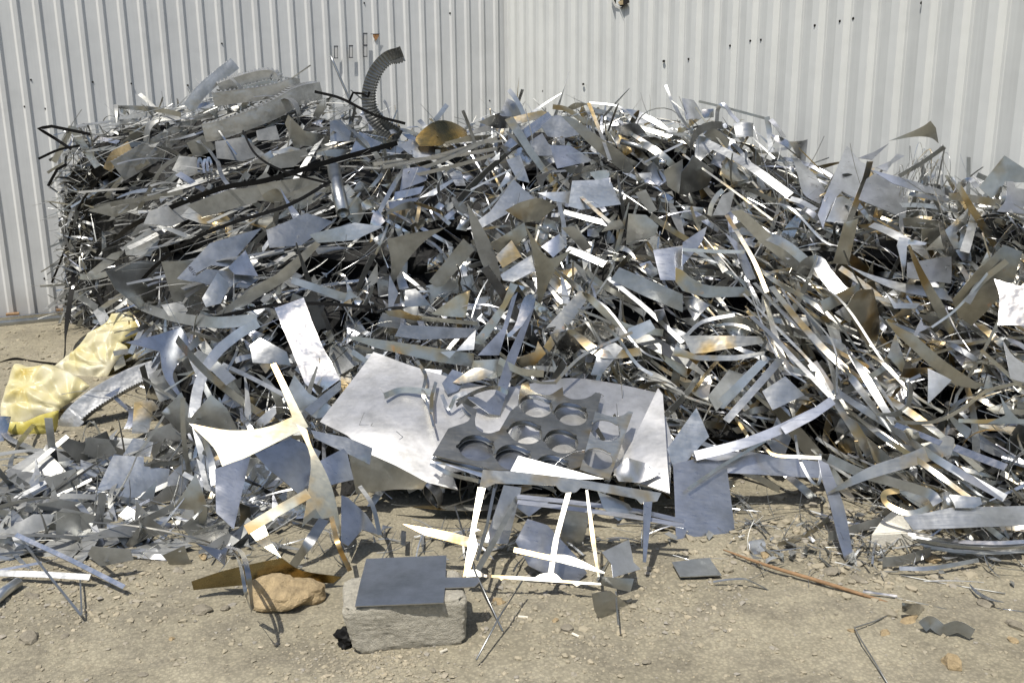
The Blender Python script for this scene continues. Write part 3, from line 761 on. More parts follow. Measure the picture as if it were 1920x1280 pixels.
strip('.', 'g', 'k', 30, 4.5, "kinked black strap end on the left flank below the curved one", [(125, 308), (107, 318), (90, 349)], name='strap', cat='strap', group=K_, hard=True)
strip('.', 'h', 'k', 26, 6, "black strap running level across the heap above the white glaring sheet", [(390, 598), (460, 582), (520, 571), (600, 569), (700, 576)], name='strap', cat='strap', group=K_)
strip('.', 'g', 'k', 27, 4, "black strap crossing the sheets right of the stacked rings", [(455, 245), (480, 290), (530, 320), (612, 343)], name='strap', cat='strap', group=K_)
strip('.', 'g', 'k', 22, 5, "black strap lying over the crest left of the slotted hook", [(590, 172), (640, 185), (700, 215), (760, 232)], name='strap', cat='strap', group=K_)
strip('.', 'g', 'k', 22, 4, "small black strap loop at the crest left of the hook", [(655, 190), (662, 174), (680, 176), (690, 182), (693, 172)], name='strap', cat='strap', group=K_, hard=True)
strip('.', 'g', 'k', 1.5, 5, "black strap lying on the dirt left of the yellow bag", [(-30, 690), (0, 681), (28, 673), (60, 678), (115, 684)], name='strap', cat='strap', group=K_, th=.003)
strip('.', 'g', 'k', 26, 7, "black strap curving down under the cast ring", [(300, 560), (270, 520), (225, 470), (168, 500), (190, 560), (205, 590)], name='strap', cat='strap', group=K_) if False else None
strip('D', 'g', 'k', 14, 20, "thick black strap curve behind the Y-shaped strip", [(500, 460), (540, 510), (580, 580), (600, 640)], name='strap', cat='strap', group=K_)
strip('G', 'g', 'k', 4, 14, "black strap end on the dirt under the cast ring", [(270, 215), (330, 165), (385, 120)], name='strap', cat='strap', group=K_)
tube('.', 'z', 2, 2.2, "straight grey rod standing up behind the heap under the hinge marks", [(620, 105, 0), (648, 170, 0), (668, 215, 0)], name='rod', cat='rod')

# ------------------------------------------------------------------ yellow bag
def infl(amt, wr=.03, f=9):
    def fn(x, y, P2):
        d = 9
        for i in range(len(P2)):
            a, b = P2[i], P2[(i + 1) % len(P2)]; L2 = (b[0] - a[0]) ** 2 + (b[1] - a[1]) ** 2 + 1e-12
            t = max(0, min(1, ((x - a[0]) * (b[0] - a[0]) + (y - a[1]) * (b[1] - a[1])) / L2))
            d = min(d, math.hypot(x - a[0] - t * (b[0] - a[0]), y - a[1] - t * (b[1] - a[1])))
        k = min(1, d / .10); q = Vector((x * f, y * f, 3.3)); q = q + Vector((noise.noise(q * .8), noise.noise(q * .8 + Vector((7, 7, 7))), 0)) * .5
        tri = lambda s_: 2 * abs((s_ % 1) - .5) - .5
        rdg = 0; n0 = noise.noise(q * .25)
        for (cx, cy, kf, wt) in ((.16, .02, 1.5, 1.0), (-.15, .12, 1.1, .7), (.02, -.22, .9, .6)):
            an = math.atan2(y - cy, x - cx); r_ = math.hypot(x - cx, y - cy)
            rdg += wt * tri(an * kf + n0 * 1.1 + cx * 9) * min(1, r_ / .09)
        rdg += .22 * tri(noise.noise(q * .6 + Vector((3, 3, 3))) * 2.2)
        return amt * math.sqrt(max(0, 1 - (1 - k) ** 2)) + wr * rdg * min(1, d / .04)
    return fn
m, t, b = nodes("yellow_plastic"); tc = N_(t, "ShaderNodeTexCoord")
c = ramp(t, noisen(t, tc.outputs['Object'], 4.5, 3, .5), [(.28, (.62, .48, .10)), (.38, (.74, .67, .36)), (.60, (.82, .78, .60))])
t.links.new(c.outputs[0], b.inputs['Base Color']); b.inputs['Roughness'].default_value = .33; b.inputs['Subsurface Weight'].default_value = 0
bump(t, b, noisen(t, tc.outputs['Object'], 30, 5), .15, .02); MT['bag'] = m
tl = t.nodes.new("ShaderNodeBsdfTranslucent"); t.links.new(c.outputs[0], tl.inputs[0]); mx = t.nodes.new("ShaderNodeMixShader"); mx.inputs[0].default_value = .32
t.links.new(b.outputs[0], mx.inputs[1]); t.links.new(tl.outputs[0], mx.inputs[2]); t.links.new(mx.outputs[0], t.nodes["Material Output"].inputs[0])
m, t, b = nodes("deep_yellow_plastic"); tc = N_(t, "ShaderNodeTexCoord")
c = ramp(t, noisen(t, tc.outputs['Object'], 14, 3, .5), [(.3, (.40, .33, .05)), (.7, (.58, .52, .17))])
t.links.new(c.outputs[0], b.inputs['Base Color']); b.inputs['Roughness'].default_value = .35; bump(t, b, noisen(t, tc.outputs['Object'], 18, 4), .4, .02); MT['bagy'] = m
bagp = surfP(150, 740, .1); bag = empty('plastic_bag', gp(150, 800), "crumpled yellow and cream plastic bag slumped on the dirt at the heap's left foot", "plastic bag"); LM.append((140, 720, "the yellow bag"))
NB = Vector((-.1, -.72, .68)).normalized()
sheet('Z', 'k', 'bag', 17, "", [(130, 530, 1), (240, 548, 1), (380, 530, 1), (450, 545), (600, 610, 1), (720, 700), (600, 800, 1), (480, 880), (452, 940), (320, 950, 1), (200, 1005, 1), (90, 1002), (10, 960), (8, 880), (60, 700, 1)],
      name='bag_front', parent=bag, N=NB, part=True, hfun=infl(.045, .042, 9), step=.0085, amp=0, bend=0, anchor=(90, 770))
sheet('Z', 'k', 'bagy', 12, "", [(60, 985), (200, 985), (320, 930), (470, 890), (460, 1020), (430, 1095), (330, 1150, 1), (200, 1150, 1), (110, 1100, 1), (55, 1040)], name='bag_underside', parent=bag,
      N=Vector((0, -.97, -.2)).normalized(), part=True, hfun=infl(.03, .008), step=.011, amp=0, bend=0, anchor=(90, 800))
sheet('Z', 'k', 'bag', 13, "", [(440, 540), (600, 420), (720, 275), (800, 235), (860, 190), (900, 120), (1020, 108), (1130, 190), (1120, 280), (960, 350), (1020, 400, 1), (930, 500, 1), (860, 620), (760, 690), (600, 650)],
      name='bag_neck', parent=bag, N=Vector((-.25, -.75, .60)).normalized(), part=True, hfun=infl(.035, .038, 10), step=.0085, amp=0, bend=0, anchor=(170, 690))
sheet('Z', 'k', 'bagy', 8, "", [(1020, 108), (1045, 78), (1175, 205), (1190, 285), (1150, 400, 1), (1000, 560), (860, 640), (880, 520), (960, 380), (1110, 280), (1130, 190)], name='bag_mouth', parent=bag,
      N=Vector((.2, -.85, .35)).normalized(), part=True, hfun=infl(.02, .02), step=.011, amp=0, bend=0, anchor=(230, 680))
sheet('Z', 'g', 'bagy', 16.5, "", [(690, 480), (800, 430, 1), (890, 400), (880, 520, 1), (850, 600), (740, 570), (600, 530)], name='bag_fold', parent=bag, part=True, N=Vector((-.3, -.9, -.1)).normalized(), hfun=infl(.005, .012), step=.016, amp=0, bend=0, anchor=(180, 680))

# ------------------------------------------------------------------ traced pieces. sheets: crop, look, material, lift(cm), label, outline
S = sheet; B = strip
# -- top left (grey, layered)
S('A','g','m',6,"curved dull grey corner piece under the big toothed ring arc",[(1040,800),(1130,755),(1215,830),(1085,885)])
S('A','k','m',5,"wide grey sheet with a dark hollow under it, right of the curved corner piece",[(1210,885),(1350,900),(1480,860),(1360,765),(1200,790)],bend=.1)
S('A','l','m',7,"pale notched grey plate above the small loops of strip",[(1000,870),(1100,880),(1122,960),(1050,990),(960,950)])
S('A','k','b',9,"narrow blue-grey plank below the pale notched plate",[(978,975),(1010,958),(1152,1050),(1130,1072)])
S('A','g','m',6,"large dull triangle tucked under the long black strap",[(1300,1110),(1480,960),(1590,1055),(1812,1012),(1700,1100),(1560,1130)])
S('A','g','t',9,"small oval brown-tinged sheet right of the large dull triangle",[(1465,1090,1),(1540,1052,1),(1580,1100,1),(1560,1135,1),(1500,1125,1)])
S('A','k','b',10,"pale pointed triangle under the second black strap",[(1562,1045),(1602,1110),(1700,1232),(1640,1235)])
S('A','g','z',8,"big grey folded sheet below the right end of the stacked rings",[(1590,690),(1608,640),(1700,730),(1840,762),(1832,825),(1640,812)],fold=(.3,.2,.8))
S('A','k','m',7,"square grey plate in the shade of the big toothed ring arc",[(1430,730),(1540,700),(1562,780),(1440,785)])
S('A','b','z',9,"upright blue-grey plate left of the white kite-shaped sheet",[(1840,675),(1905,665),(1960,740),(1950,790),(1850,782)])
S('A','g','m',7,"long dull wedge pointing left above the large dull triangle",[(1495,895),(1560,860),(1705,828),(1722,862),(1640,932),(1540,942)])
S('A','l','s',9,"small tan-edged plate with a bright rim above the dull wedge",[(1510,850),(1620,818),(1700,840),(1560,862)])
S('A','g','t',7,"rust-tinged brown plate on the left slope below the long black strap",[(900,1180),(1010,1112),(1022,1180),(930,1192)])
S('A','w','z',10,"small glaring white rectangle on the left slope",[(850,1180),(888,1160),(916,1203),(882,1222)],jit=0)
S('A','g','m',6,"flat grey tongue-shaped sheet on the left slope",[(640,1165),(780,1112),(860,1100),(740,1172)])
B('A','g','m',9,24,"long dull grey strip lying along the upper left slope",[(480,1172),(640,1135),(800,1112),(1020,1070)])
B('A','g','m',10,20,"dull strip curving steeply up the left slope to the cast channel",[(770,1180),(835,1060),(905,940),(1010,870)])
B('A','g','m',8,22,"dull strip rising from the left slope toward the slanting channel",[(590,1100),(690,990),(830,900)])
B('A','d','z',6,26,"dark spoon-ended strip on the wall side, left of the upright ring piece",[(658,598),(740,602),(870,612),(1010,640)])
B('A','g','z',12,26,"grey strip leg of the inverted V at the heap's upper left edge",[(300,905),(350,810),(400,708)],hard=True)
B('A','g','z',13,34,"wider grey strip leg falling right from the inverted V",[(402,708),(470,820),(545,932)])
B('A','l','q',11,22,"short bright strip at the upper left edge beside the inverted V",[(528,768),(590,780),(665,796)])
B('A','h','tan',12,44,"tan curved cardboard-like strip near the upper left edge",[(600,950),(640,868),(725,812)],name='card_strip')
B('A','l','q',18,9,"white sliver of metal leaning on the big toothed ring arc",[(1205,705),(1260,785),(1320,864)],hard=True)
for i,(x,dy) in enumerate(((1110,0),(1140,6),(1160,-4))): B('A','l','q',10,12,("left","middle","right")[i]+" of three small bright upright strip loops on the left slope",[(x,960+dy),(x-4,915+dy,2),(x+6,885+dy,3),(x+22,930+dy,1),(x+14,968+dy)],group="small bright strip loops")
B('A','l','z',12,22,"bright bent strip dropping beside the three small loops",[(1215,900),(1240,985),(1290,1050),(1325,1088)])
B('A','d','z',9,20,"dark arching strip over the curved corner piece",[(1040,790),(1100,785),(1160,830),(1225,920)])
tube('A','z',10,36,"thick rolled zinc tube leaning beside the long black strap",[(1862,935),(1885,1060),(1915,1190)],name='rolled_tube',cat='metal tube',hollow=True,hard=True,lm="the rolled zinc tube")
S('A','g','m',8,"narrow grey fin right of the big toothed ring",[(1745,650),(1770,590),(1815,550),(1825,600),(1780,660)])
# -- top middle
S('B','l','q',13,"white kite-shaped sheet beneath the slotted hook",[(100,735),(228,800),(180,832),(42,872)],lm="the white kite-shaped sheet",bend=.02,jit=.02)
S('B','b','o',14,"dark bronze sheet arching like a hood right of the hook",[(450,722,1),(540,672,1),(700,690,1),(815,742),(700,765,1),(560,800),(470,770)],bend=.5,bdir=.2,lm="the bronze hood-shaped sheet")
S('B','h','s',17,"gold front face folding down from the bronze hood",[(448,722,1),(540,700,1),(600,712),(598,770,1),(545,832),(490,778),(455,792)],bend=.3,bdir=0)
S('B','g','t',12,"pointed bronze tip right under the bronze hood",[(560,800),(700,760),(850,752),(800,780),(640,800)])
S('B','k','z',11,"pale leaf-shaped sheet below the bronze hood",[(318,812),(385,778),(465,800),(625,842),(642,868),(500,892),(420,885)],bend=.2)
S('B','k','z',10,"grey blunt fin standing on the crest right of the hood",[(885,640),(928,545),(985,580),(1032,642),(980,655),(900,650)],bend=.2,lm="the grey fin on the crest")
B('B','l','z',12,26,"arched strip rising over the grey fin on the crest",[(935,502),(965,540),(995,590),(1018,640)])
S('B','d','b',9,"dark curled sheet left of the grey fin",[(790,695),(885,632,1),(960,652),(940,722),(860,716)],bend=.5)
S('B','h','s',20,"long pale plank with rust spots leaning across the crest",[(912,668),(960,652),(1082,850),(1212,1030),(1188,1052),(1040,860)],bend=.03,amp=.01,lm="the long rust-spotted plank")
S('B','l','s',17,"pale band with yellow stain crossing above the rust-spotted plank",[(950,655),(1120,615),(1172,640),(1000,692),(968,690)])
S('B','l','z',13,"fan-shaped pale sheet right of the rust-spotted plank's top",[(1115,705),(1200,642,1),(1300,685),(1335,750),(1250,770,1),(1150,762)])
S('B','k','z',14,"grey triangle behind the rust-spotted plank",[(1050,790),(1120,745),(1192,862),(1180,872),(1085,872)])
S('B','k','b',19,"blue-grey four-sided sheet right of the rust-spotted plank",[(1165,810),(1280,815),(1398,890),(1380,905),(1205,942)],bend=.05,jit=.02,lm="the blue-grey four-sided sheet")
S('B','g','z',16,"long curved grey plank descending right from the crest",[(1228,650),(1300,665,1),(1460,780,1),(1570,855,1),(1660,972),(1638,1012),(1500,900,1),(1380,800,1)],bend=.15)
B('B','l','s',19,20,"slim pale stick standing right of the blue-grey four-sided sheet",[(1380,575),(1445,735),(1500,895)],hard=True)
S('B','g','t',10,"brown leaf-shaped sheet on the crest",[(1228,632),(1300,576,1),(1382,580),(1300,612)])
B('B','g','t',11,26,"dark stained strip arching along the crest",[(1180,596),(1260,612),(1350,672),(1440,702)])
B('B','l','z',9,10,"thin pale strip arching highest over the crest",[(1385,574),(1480,582),(1560,600),(1645,662)])
S('B','d','b',11,"dark blue sheet on the right end of the crest",[(1510,710),(1640,688,1),(1702,740),(1600,762,1)],bend=.3)
tube('B','z',11,15,"dark narrow tube under the dark blue sheet",[(1560,790),(1640,812),(1705,835)],name='rolled_tube',cat='metal tube',hollow=True,hard=True)
tube('B','q',15,20,"short shiny curled tube right of the dark narrow tube",[(1775,905),(1812,912)],name='rolled_tube',cat='metal tube',hollow=True,hard=True)
for i,(pts,l) in enumerate((([(345,945),(505,922),(472,1010),(328,1062)],"topmost of the three stacked blue sheets"),([(300,1072),(462,1040),(440,1082),(290,1118)],"middle one of the three stacked blue sheets"),([(262,1128),(442,1100),(400,1142),(270,1168)],"lowest of the three stacked blue sheets"))):
    S('B','k','b',14,l+" left of centre",pts,group="stacked blue sheets left of centre",bend=.04)
B('B','g','z',15,24,"straight grey strip leaning along the three stacked sheets",[(360,930),(300,1020),(240,1130),(205,1200)])
S('B','w','z',16,"small white pointed sheet above centre",[(822,902),(885,850),(882,892)],jit=0)
S('B','l','z',14,"long white sliver sheet right of the three stacked sheets",[(438,1100),(620,998),(626,1012),(520,1090)])
S('B','k','z',17,"big pale blue-grey sheet behind the brown fan sheet",[(700,1275),(830,1180),(962,1003),(1088,1105),(940,1185),(780,1275)],bend=.06,lm="the big pale sheet above centre")
S('B','g','t',22,"brown fan-shaped sheet at the heap's middle, darkly stained",[(915,1182),(1000,1130,1),(1110,1108,1),(1205,1158),(1110,1232),(1022,1242)],bend=.35,bdir=0,lm="the brown fan sheet")
S('B','l','z',15,"grey rectangle right of the big pale sheet",[(1095,1075),(1282,1070),(1292,1140),(1182,1122)])
S('B','l','z',17,"large light sheet with a cut-out right of centre top",[(1288,1010),(1500,1000),(1562,1140),(1340,1172),(1268,1150)],bend=.05)
S('B','h','s',19,"yellow-brown ellipse-shaped offcut on the large light sheet",[(1385,962),(1480,950,1),(1492,990,1),(1430,1012,1)])
S('B','w','q',20,"white glinting triangle on the large light sheet",[(1458,1000),(1502,990),(1496,1072)],jit=0)
S('B','l','z',15,"short wide pale plank right of the stacked strips",[(920,892),(1000,870),(1052,1020),(982,1002)])
B('B','l','q',17,52,"broad pale band rising to the rust-spotted plank",[(905,840),(1020,750),(1170,645)])
B('B','l','z',16,10,"thin bright strip crossing under the broad pale band",[(722,1060),(840,1000),(960,940)],hard=True)
B('B','h','s',17,12,"thin rusty strip rising across the big pale sheet",[(790,1185),(900,1080),(1012,945)])
for i,(a,l) in enumerate((([(180,915),(430,890),(640,868),(870,830)],"uppermost"),([(230,935),(500,880),(870,772)],"second"),([(300,985),(560,900),(820,780)],"third"),([(380,985),(620,930),(860,862)],"lowest"))):
    B('B','g','b',11+i,20,l+" of four long bluish strips lying below the bronze hood",a,group="long bluish strips below the hood")
S('B','w','q',17,"shiny curved reflector glaring white left of centre",[(158,1262),(178,1190,1),(205,1165),(245,1235),(200,1275,1)],bend=.4,jit=0)
B('B','l','s',19,22,"pale stick slanting down right of the large light sheet",[(1300,1062),(1410,1165),(1520,1262)],hard=True)
S('B','g','m',15,"dull grey offcut at the heap's upper right of centre",[(1640,1078),(1700,1058),(1762,1172),(1722,1192)])
B('B','l','z',16,30,"pale curved strip sweeping right from the brown fan sheet",[(1240,1182),(1360,1215),(1505,1252)])
S('B','g','z',14,"grey stubby wedge at the right of the crest",[(1800,952),(1905,890),(1910,1100),(1822,1042)])
B('B','l','z',12,12,"slim bright strip crossing toward the crest's right end",[(1690,908),(1800,850),(1905,800)],hard=True)
# -- top right
S('C','b','b',11,"crumpled dark blue plate forming the right peak of the heap",[(0,545),(62,560),(112,622),(105,662),(25,665)],bend=.3,lm="the dark blue peak plate")
B('C','k','b',13,22,"strip arch standing on the right peak",[(190,682),(198,605),(232,586),(272,640),(312,682)])
B('C','g','z',11,13,"long thin strip running down right from the peak plate",[(90,566),(240,602),(470,664)])
B('C','g','z',14,28,"dark upright strip where the long thin strip ends",[(470,652),(484,740),(492,850)])
B('C','d','b',13,26,"dark strip falling right of the upright one on the crest",[(490,668),(530,712),(566,766)])
S('C','w','z',14,"bright curved rectangle on the right crest",[(285,685),(396,683),(396,760),(300,766)],bend=.3,bdir=0,jit=0)
S('C','l','q',13,"small bright box-like sheet left of the strip arch",[(110,610),(172,608),(176,652),(110,662)],bend=.3)
S('C','g','z',13,"grey square offcut below the strip arch",[(115,752),(162,700),(266,780),(240,852)])
B('C','l','z',16,48,"long pale plank curving down the right slope",[(150,805),(300,882),(425,962),(600,1092)])
S('C','w','q',12,"shining pointed sheet near the right crest's end",[(498,742),(622,800),(600,832),(520,790)],bend=.3,jit=0)
S('C','d','b',13,"dark rolled sheet closing the right end of the crest",[(612,800),(696,778),(696,912),(642,882)],bend=.5,bdir=0)
S('C','b','b',17,"long curved blue leaf-shaped sheet below the crest's right end",[(612,850),(652,868,1),(720,950,1),(796,1060),(782,1120),(688,1060,1),(640,960,1)],bend=.35,bdir=.8,lm="the curved blue leaf sheet")
S('Y','k','b',20,"tall light blue sheet standing at the right of the heap",[(415,328),(535,465),(585,480),(480,790),(360,725),(310,780),(230,960),(215,1030),(165,910),(245,690,1),(400,345)],bend=.1,jit=.02,amp=.02,lm="the tall light blue sheet")
S('Y','l','z',18,"pale notched sheet low behind the tall light blue sheet",[(232,975),(310,780),(365,765),(460,805),(395,1005)],bend=.15)
S('Y','k','b',21,"wide light blue sheet with a slot, right of the tall one",[(570,620),(640,575),(870,690),(940,720),(880,1100),(850,1030),(852,945),(505,795)],bend=.05,jit=.02,amp=.02,lm="the wide light blue sheet")
S('Y','k','b',24,"narrow pointed light blue blade above the wide blue sheet",[(612,530),(800,590,1),(1210,705),(1265,768),(1000,722,1),(800,655)],bend=.1,jit=.02)
B('Y','h','s',26,48,"rust-marked upright strip dividing the two light blue sheets",[(600,470),(560,620),(480,830),(400,1040),(330,1280)])
S('Y','g','t',16,"taupe sail-shaped sheet rising highest at the right",[(765,300),(900,240,1),(1050,170,1),(1118,122),(1165,182),(1200,320),(1120,268,1),(980,258,1)],bend=.3,lm="the taupe sail sheet")
S('Y','k','b',15,"thin pale blue spike below the taupe sail sheet",[(500,440),(640,385),(768,312),(620,455)],bend=.1)
B('Y','g','z',17,34,"grey strip slanting under the taupe sail sheet",[(850,595),(1040,485),(1240,345)])
B('Y','l','z',15,13,"thin strip dropping from the taupe sail's right end",[(1240,345),(1215,470),(1170,690)])
S('Y','k','b',17,"small blue spread-winged scrap left of the slanting grey strip",[(650,520),(770,470),(832,405),(895,425),(790,490),(740,560)])
S('Y','h','t',17,"large taupe plate with a ring mark near the right edge",[(1535,690),(1752,418),(1925,530),(1925,650),(1840,650),(1760,640),(1700,740),(1640,790)],bend=.03,amp=.02,lm="the large taupe plate")
S('Y','k','b',20,"light blue sheet cut off by the photo's right edge",[(1770,640),(1830,640),(1850,700),(1990,710),(1990,930),(1690,895),(1760,800,1)],bend=.06,jit=.02,lm="the light blue sheet at the right edge")
B('Y','g','s',22,58,"grey-tan strip running level below the large taupe plate",[(1275,768),(1480,790),(1735,835)])
B('Y','l','z',23,30,"bright curl closing the level grey-tan strip",[(1735,845),(1750,760),(1740,690,-3),(1700,740,-6)])
B('Y','w','s',22,38,"bright strip with rust ends under the pointed blue blade",[(940,745),(1100,775),(1275,805)])
B('Y','k','b',18,50,"small blue arch left of the large taupe plate",[(1340,735),(1400,660),(1460,628),(1520,690)])
B('Y','g','z',16,8,"thin dark hoop standing by the small blue arch",[(1215,700),(1270,615),(1310,610),(1335,660),(1320,745)])
S('Y','h','z',18,"shiny swelling blade right of centre below the level strip",[(1090,1225),(1240,1060),(1480,850),(1420,1060),(1390,1215)],bend=.4,lm="the shiny swelling blade")
S('Y','b','z',19,"dark narrow upright blade beside the shiny swelling one",[(1400,1200),(1440,1000),(1490,830),(1560,860),(1500,1060),(1470,1235)],bend=.3,bdir=0)
S('Y','g','t',16,"broad dark grey horn lying left of the shiny blade",[(880,955),(1020,955,1),(1240,1000),(1290,1030),(1040,1050),(890,1020)],bend=.2)
S('Y','g','t',17,"square taupe offcut beneath the broad dark horn",[(1040,1045),(1290,1035),(1170,1190),(1045,1175)])
B('C','h','s',20,11,"long thin gold strip crossing the upper right slope",[(0,862),(250,1040),(502,1228)],hard=True,lm="the long gold strip")
S('C','d','z',16,"large shiny bent sheet on the upper right slope",[(0,962),(62,868),(198,962),(140,1042),(10,1102)],bend=.4,bdir=.8,lm="the large shiny bent sheet")
B('C','l','s',18,26,"gold curl under the large shiny bent sheet",[(150,1205),(160,1150),(190,1095),(225,1062)])
S('C','b','b',18,"blue ragged scrap beside the gold curl",[(168,1202),(220,1090),(292,1058),(262,1182),(238,1202)])
B('C','l','z',17,30,"pale strip left of the tall light blue sheet",[(600,1108),(670,1130),(745,1172)])
# -- left middle
D1=S('D','k','z',20,"big pale blue-grey sheet with small pen marks on its corner",[(988,420),(1170,228),(1462,138),(1272,358),(1180,350),(1100,390),(1080,440)],bend=.05,jit=.02,amp=.02,lm="the pale sheet with pen marks")
S('D','k','z',17,"lower half of a pale sheet under the pen-marked one",[(1062,432),(1150,370),(1300,385),(1450,420),(1380,478),(1190,462)],bend=.03)
S('D','k','b',16,"blue-grey triangle right of the pen-marked sheet",[(1272,362),(1368,268),(1442,412),(1310,400)])
S('D','g','z',22,"very long grey plank slanting up left of centre",[(1190,632),(1400,480),(1540,400),(1760,215),(1790,232),(1620,420),(1310,612)],bend=.08,amp=.02,lm="the long grey plank left of centre")
S('D','l','z',24,"bright bent tab standing before the pen-marked sheet",[(1128,532),(1215,388),(1284,452),(1232,562),(1150,582)],bend=.2,bdir=0,lm="the bright bent tab")
S('D','h','m',15,"wide dull sheet with a thick curved edge on the left flank",[(690,240),(830,150),(892,168,1),(880,230,1),(838,300),(700,290)],bend=.2,lm="the wide dull sheet on the left flank")
B('D','k','z',17,32,"thick rounded flange strip above the wide dull sheet",[(798,118),(920,140),(1052,190)])
S('D','g','m',14,"tapering dull sheet on the far left flank",[(480,400),(620,285),(712,258),(640,332),(540,402)])
S('D','d','z',2,"sagging dark grey panel shaded under the left overhang",[(600,390),(800,335),(1010,322),(1072,420),(1062,592),(840,652),(742,560),(640,480)],bend=.3,amp=.12,lm="the sagging dark panel")
S('D','g','z',1,"second dark panel standing behind the sagging one",[(900,330),(1080,320),(1180,500),(1100,640),(980,600)],bend=.1)
B('D','g','z',22,40,"left arm of the grey Y-shaped strip over the yellow bag",[(395,500),(470,540),(545,592)])
B('D','h','z',23,55,"long grey leg of the Y-shaped strip crossing the yellow bag",[(545,592),(600,690),(640,800),(672,922)],lm="the grey Y-shaped strip")
B('D','g','z',22,26,"right arm of the grey Y-shaped strip",[(555,600),(680,515),(820,460)])
B('D','h','z',24,52,"large grey ribbon bowing below the pen-marked sheet",[(690,528),(830,592),(1000,642),(1200,668),(1435,652)],endw=1.1,lm="the large grey ribbon")
B('D','h','z',25,54,"curved ribbon dropping from the large grey ribbon's end",[(1440,668),(1310,748),(1190,860),(1110,1020),(1080,1200)])
S('D','b','b',28,"blue-grey pointed star-like sheet right of the yellow bag",[(704,776),(880,740),(1010,690),(1042,740),(1068,822,1),(1040,868,1),(985,905),(965,990,1),(1070,1180),(920,980,1),(888,838)],bend=.1,lm="the blue pointed star sheet")
S('D','W','q',22,"large glaring white crumpled sheet left of centre",[(1530,582),(1692,520),(1742,660),(1800,802),(1900,990),(1772,1072),(1700,1002),(1620,802)],bend=.05,amp=.16,jit=0,lm="the glaring white sheet")
S('D','w','z',20,"bright sheet corner left of the glaring white sheet",[(1395,792),(1450,750),(1600,832),(1622,902),(1410,892)],bend=.2,jit=0)
S('D','h','z',24,"grey crossing blades below the glaring white sheet",[(1582,1100),(1642,960),(1722,1062),(1842,1130),(1905,1190),(1762,1202)],bend=.05)
S('D','b','z',25,"grey blade crossing the other from lower left",[(1700,1150),(1905,990),(1905,1040),(1740,1185)],bend=.05)
S('D','d','q',15,"shiny dark rolled sheet beside the star-like sheet",[(832,1100),(850,1010,1),(960,910,1),(1090,948),(1050,1040),(950,1122)],bend=.6,bdir=1.2)
tube('D','q',17,17,"bright narrow tube ending at the yellow bag",[(695,905),(760,860),(830,815)],name='rolled_tube',cat='metal tube',hollow=True,hard=True)
S('D','l','s',16,"tan notched plate right of the grey cast ring",[(750,1112),(850,1100),(892,1150),(852,1162),(830,1285),(735,1285)])
S('D','k','b',26,"small blue twin-pointed scrap with a thin neck",[(580,1075),(676,1025),(650,1078),(755,1180),(880,1205),(790,1257),(748,1195),(628,1088)],bend=.05)
B('D','w','z',21,60,"bright broad strip behind the star-like sheet",[(1085,840),(1190,905),(1290,1000)])
B('D','l','z',20,24,"bright strip slanting under the large grey ribbon's right",[(1240,900),(1420,985),(1600,1080)])
S('D','g','z',19,"grey upright wedge below the star-like sheet",[(900,1170),(1010,1060),(1065,1170),(1150,1290),(1000,1285)],bend=.2)
B('D','g','z',21,34,"grey strip hanging below the star-like sheet's right point",[(1060,850),(1120,980),(1190,1120)])
S('D','l','m',14,"light zig-zag plate under the left overhang",[(900,570),(1010,552),(1050,600),(1010,650),(940,630)])
# -- middle
S('E','g','z',25,"taupe horn-shaped sheet left of centre pointing down",[(255,205),(380,175,1),(582,140),(470,212,1),(375,315,1),(320,400,1),(265,502),(278,350,1)],bend=.1,jit=.02,lm="the taupe horn-shaped sheet")
S('E','g','m',24,"tall dull blade rising from the middle of the heap",[(700,0),(742,60,1),(842,240,1),(890,400),(886,505),(800,372,1),(738,200,1)],bend=.15,lm="the tall dull blade")
S('E','g','s',28,"large taupe star-like sheet with rust spots at the heap's centre",[(1025,125),(1080,210,1),(1120,272),(1172,312,1),(1290,262),(1200,370,1),(1150,470,1),(1100,605),(1088,400),(1060,240,1)],bend=.12,jit=.02,lm="the large taupe star-like sheet")
S('E','g','z',20,"striped grey plank left of the tall dull blade",[(488,440),(682,200),(745,262),(572,462),(530,472)],bend=.1)
S('E','g','t',22,"tan-grey plank crossing behind the large taupe star",[(828,230),(1022,112),(1040,182),(900,302),(862,272)])
S('E','l','z',23,"light wedge under the large taupe star",[(888,402),(1062,290),(1082,380),(960,442),(902,432)])
S('E','l','s',21,"stained square peeking out behind the large taupe star",[(862,300),(950,210),(1005,300),(900,365)])
S('E','k','b',27,"pale blue square plate right of the large taupe star",[(1120,240),(1215,175),(1266,232),(1182,306)],jit=.02)
B('E','l','z',26,40,"white strip arching right from the pale blue square",[(1262,258),(1340,288),(1470,345)])
S('E','l','z',24,"small white tent-shaped sheet at the middle left",[(358,486),(415,478),(502,572),(350,582)],jit=.02,lm="the small white tent sheet")
S('E','h','s',22,"pale yellow-stained sheet right of the white tent",[(500,622),(640,520),(722,488),(692,642),(560,632)])
S('E','g','s',27,"long pale band below the white tent",[(243,605),(330,597),(400,625),(760,665),(760,685),(400,655),(262,632)])
S('E','k','z',25,"shallow tray-like pale sheet under the long pale band",[(300,742),(330,680),(752,700),(702,752),(450,762)],bend=.12,lm="the tray-like pale sheet")
S('E','h','s',29,"long yellow-stained band lying across above the foil sheet",[(32,752),(82,745),(400,790),(742,842),(736,918),(500,882),(200,812)],bend=.04,amp=.02,lm="the long yellow-stained band")
S('E','w','z',31,"bright triangular tip on the long yellow-stained band",[(552,832),(605,865),(752,705),(740,820)],jit=.02)
S('E','h','s',30,"diagonal stained strip rising from the band's right end",[(738,785),(760,745),(900,560),(945,445),(988,460),(870,680),(790,790)],bend=.05)
S('E','k','b',28,"shaded blue-white blade beside the diagonal stained strip",[(760,852),(900,700),(950,530),(982,500),(940,652),(880,852)],bend=.1)
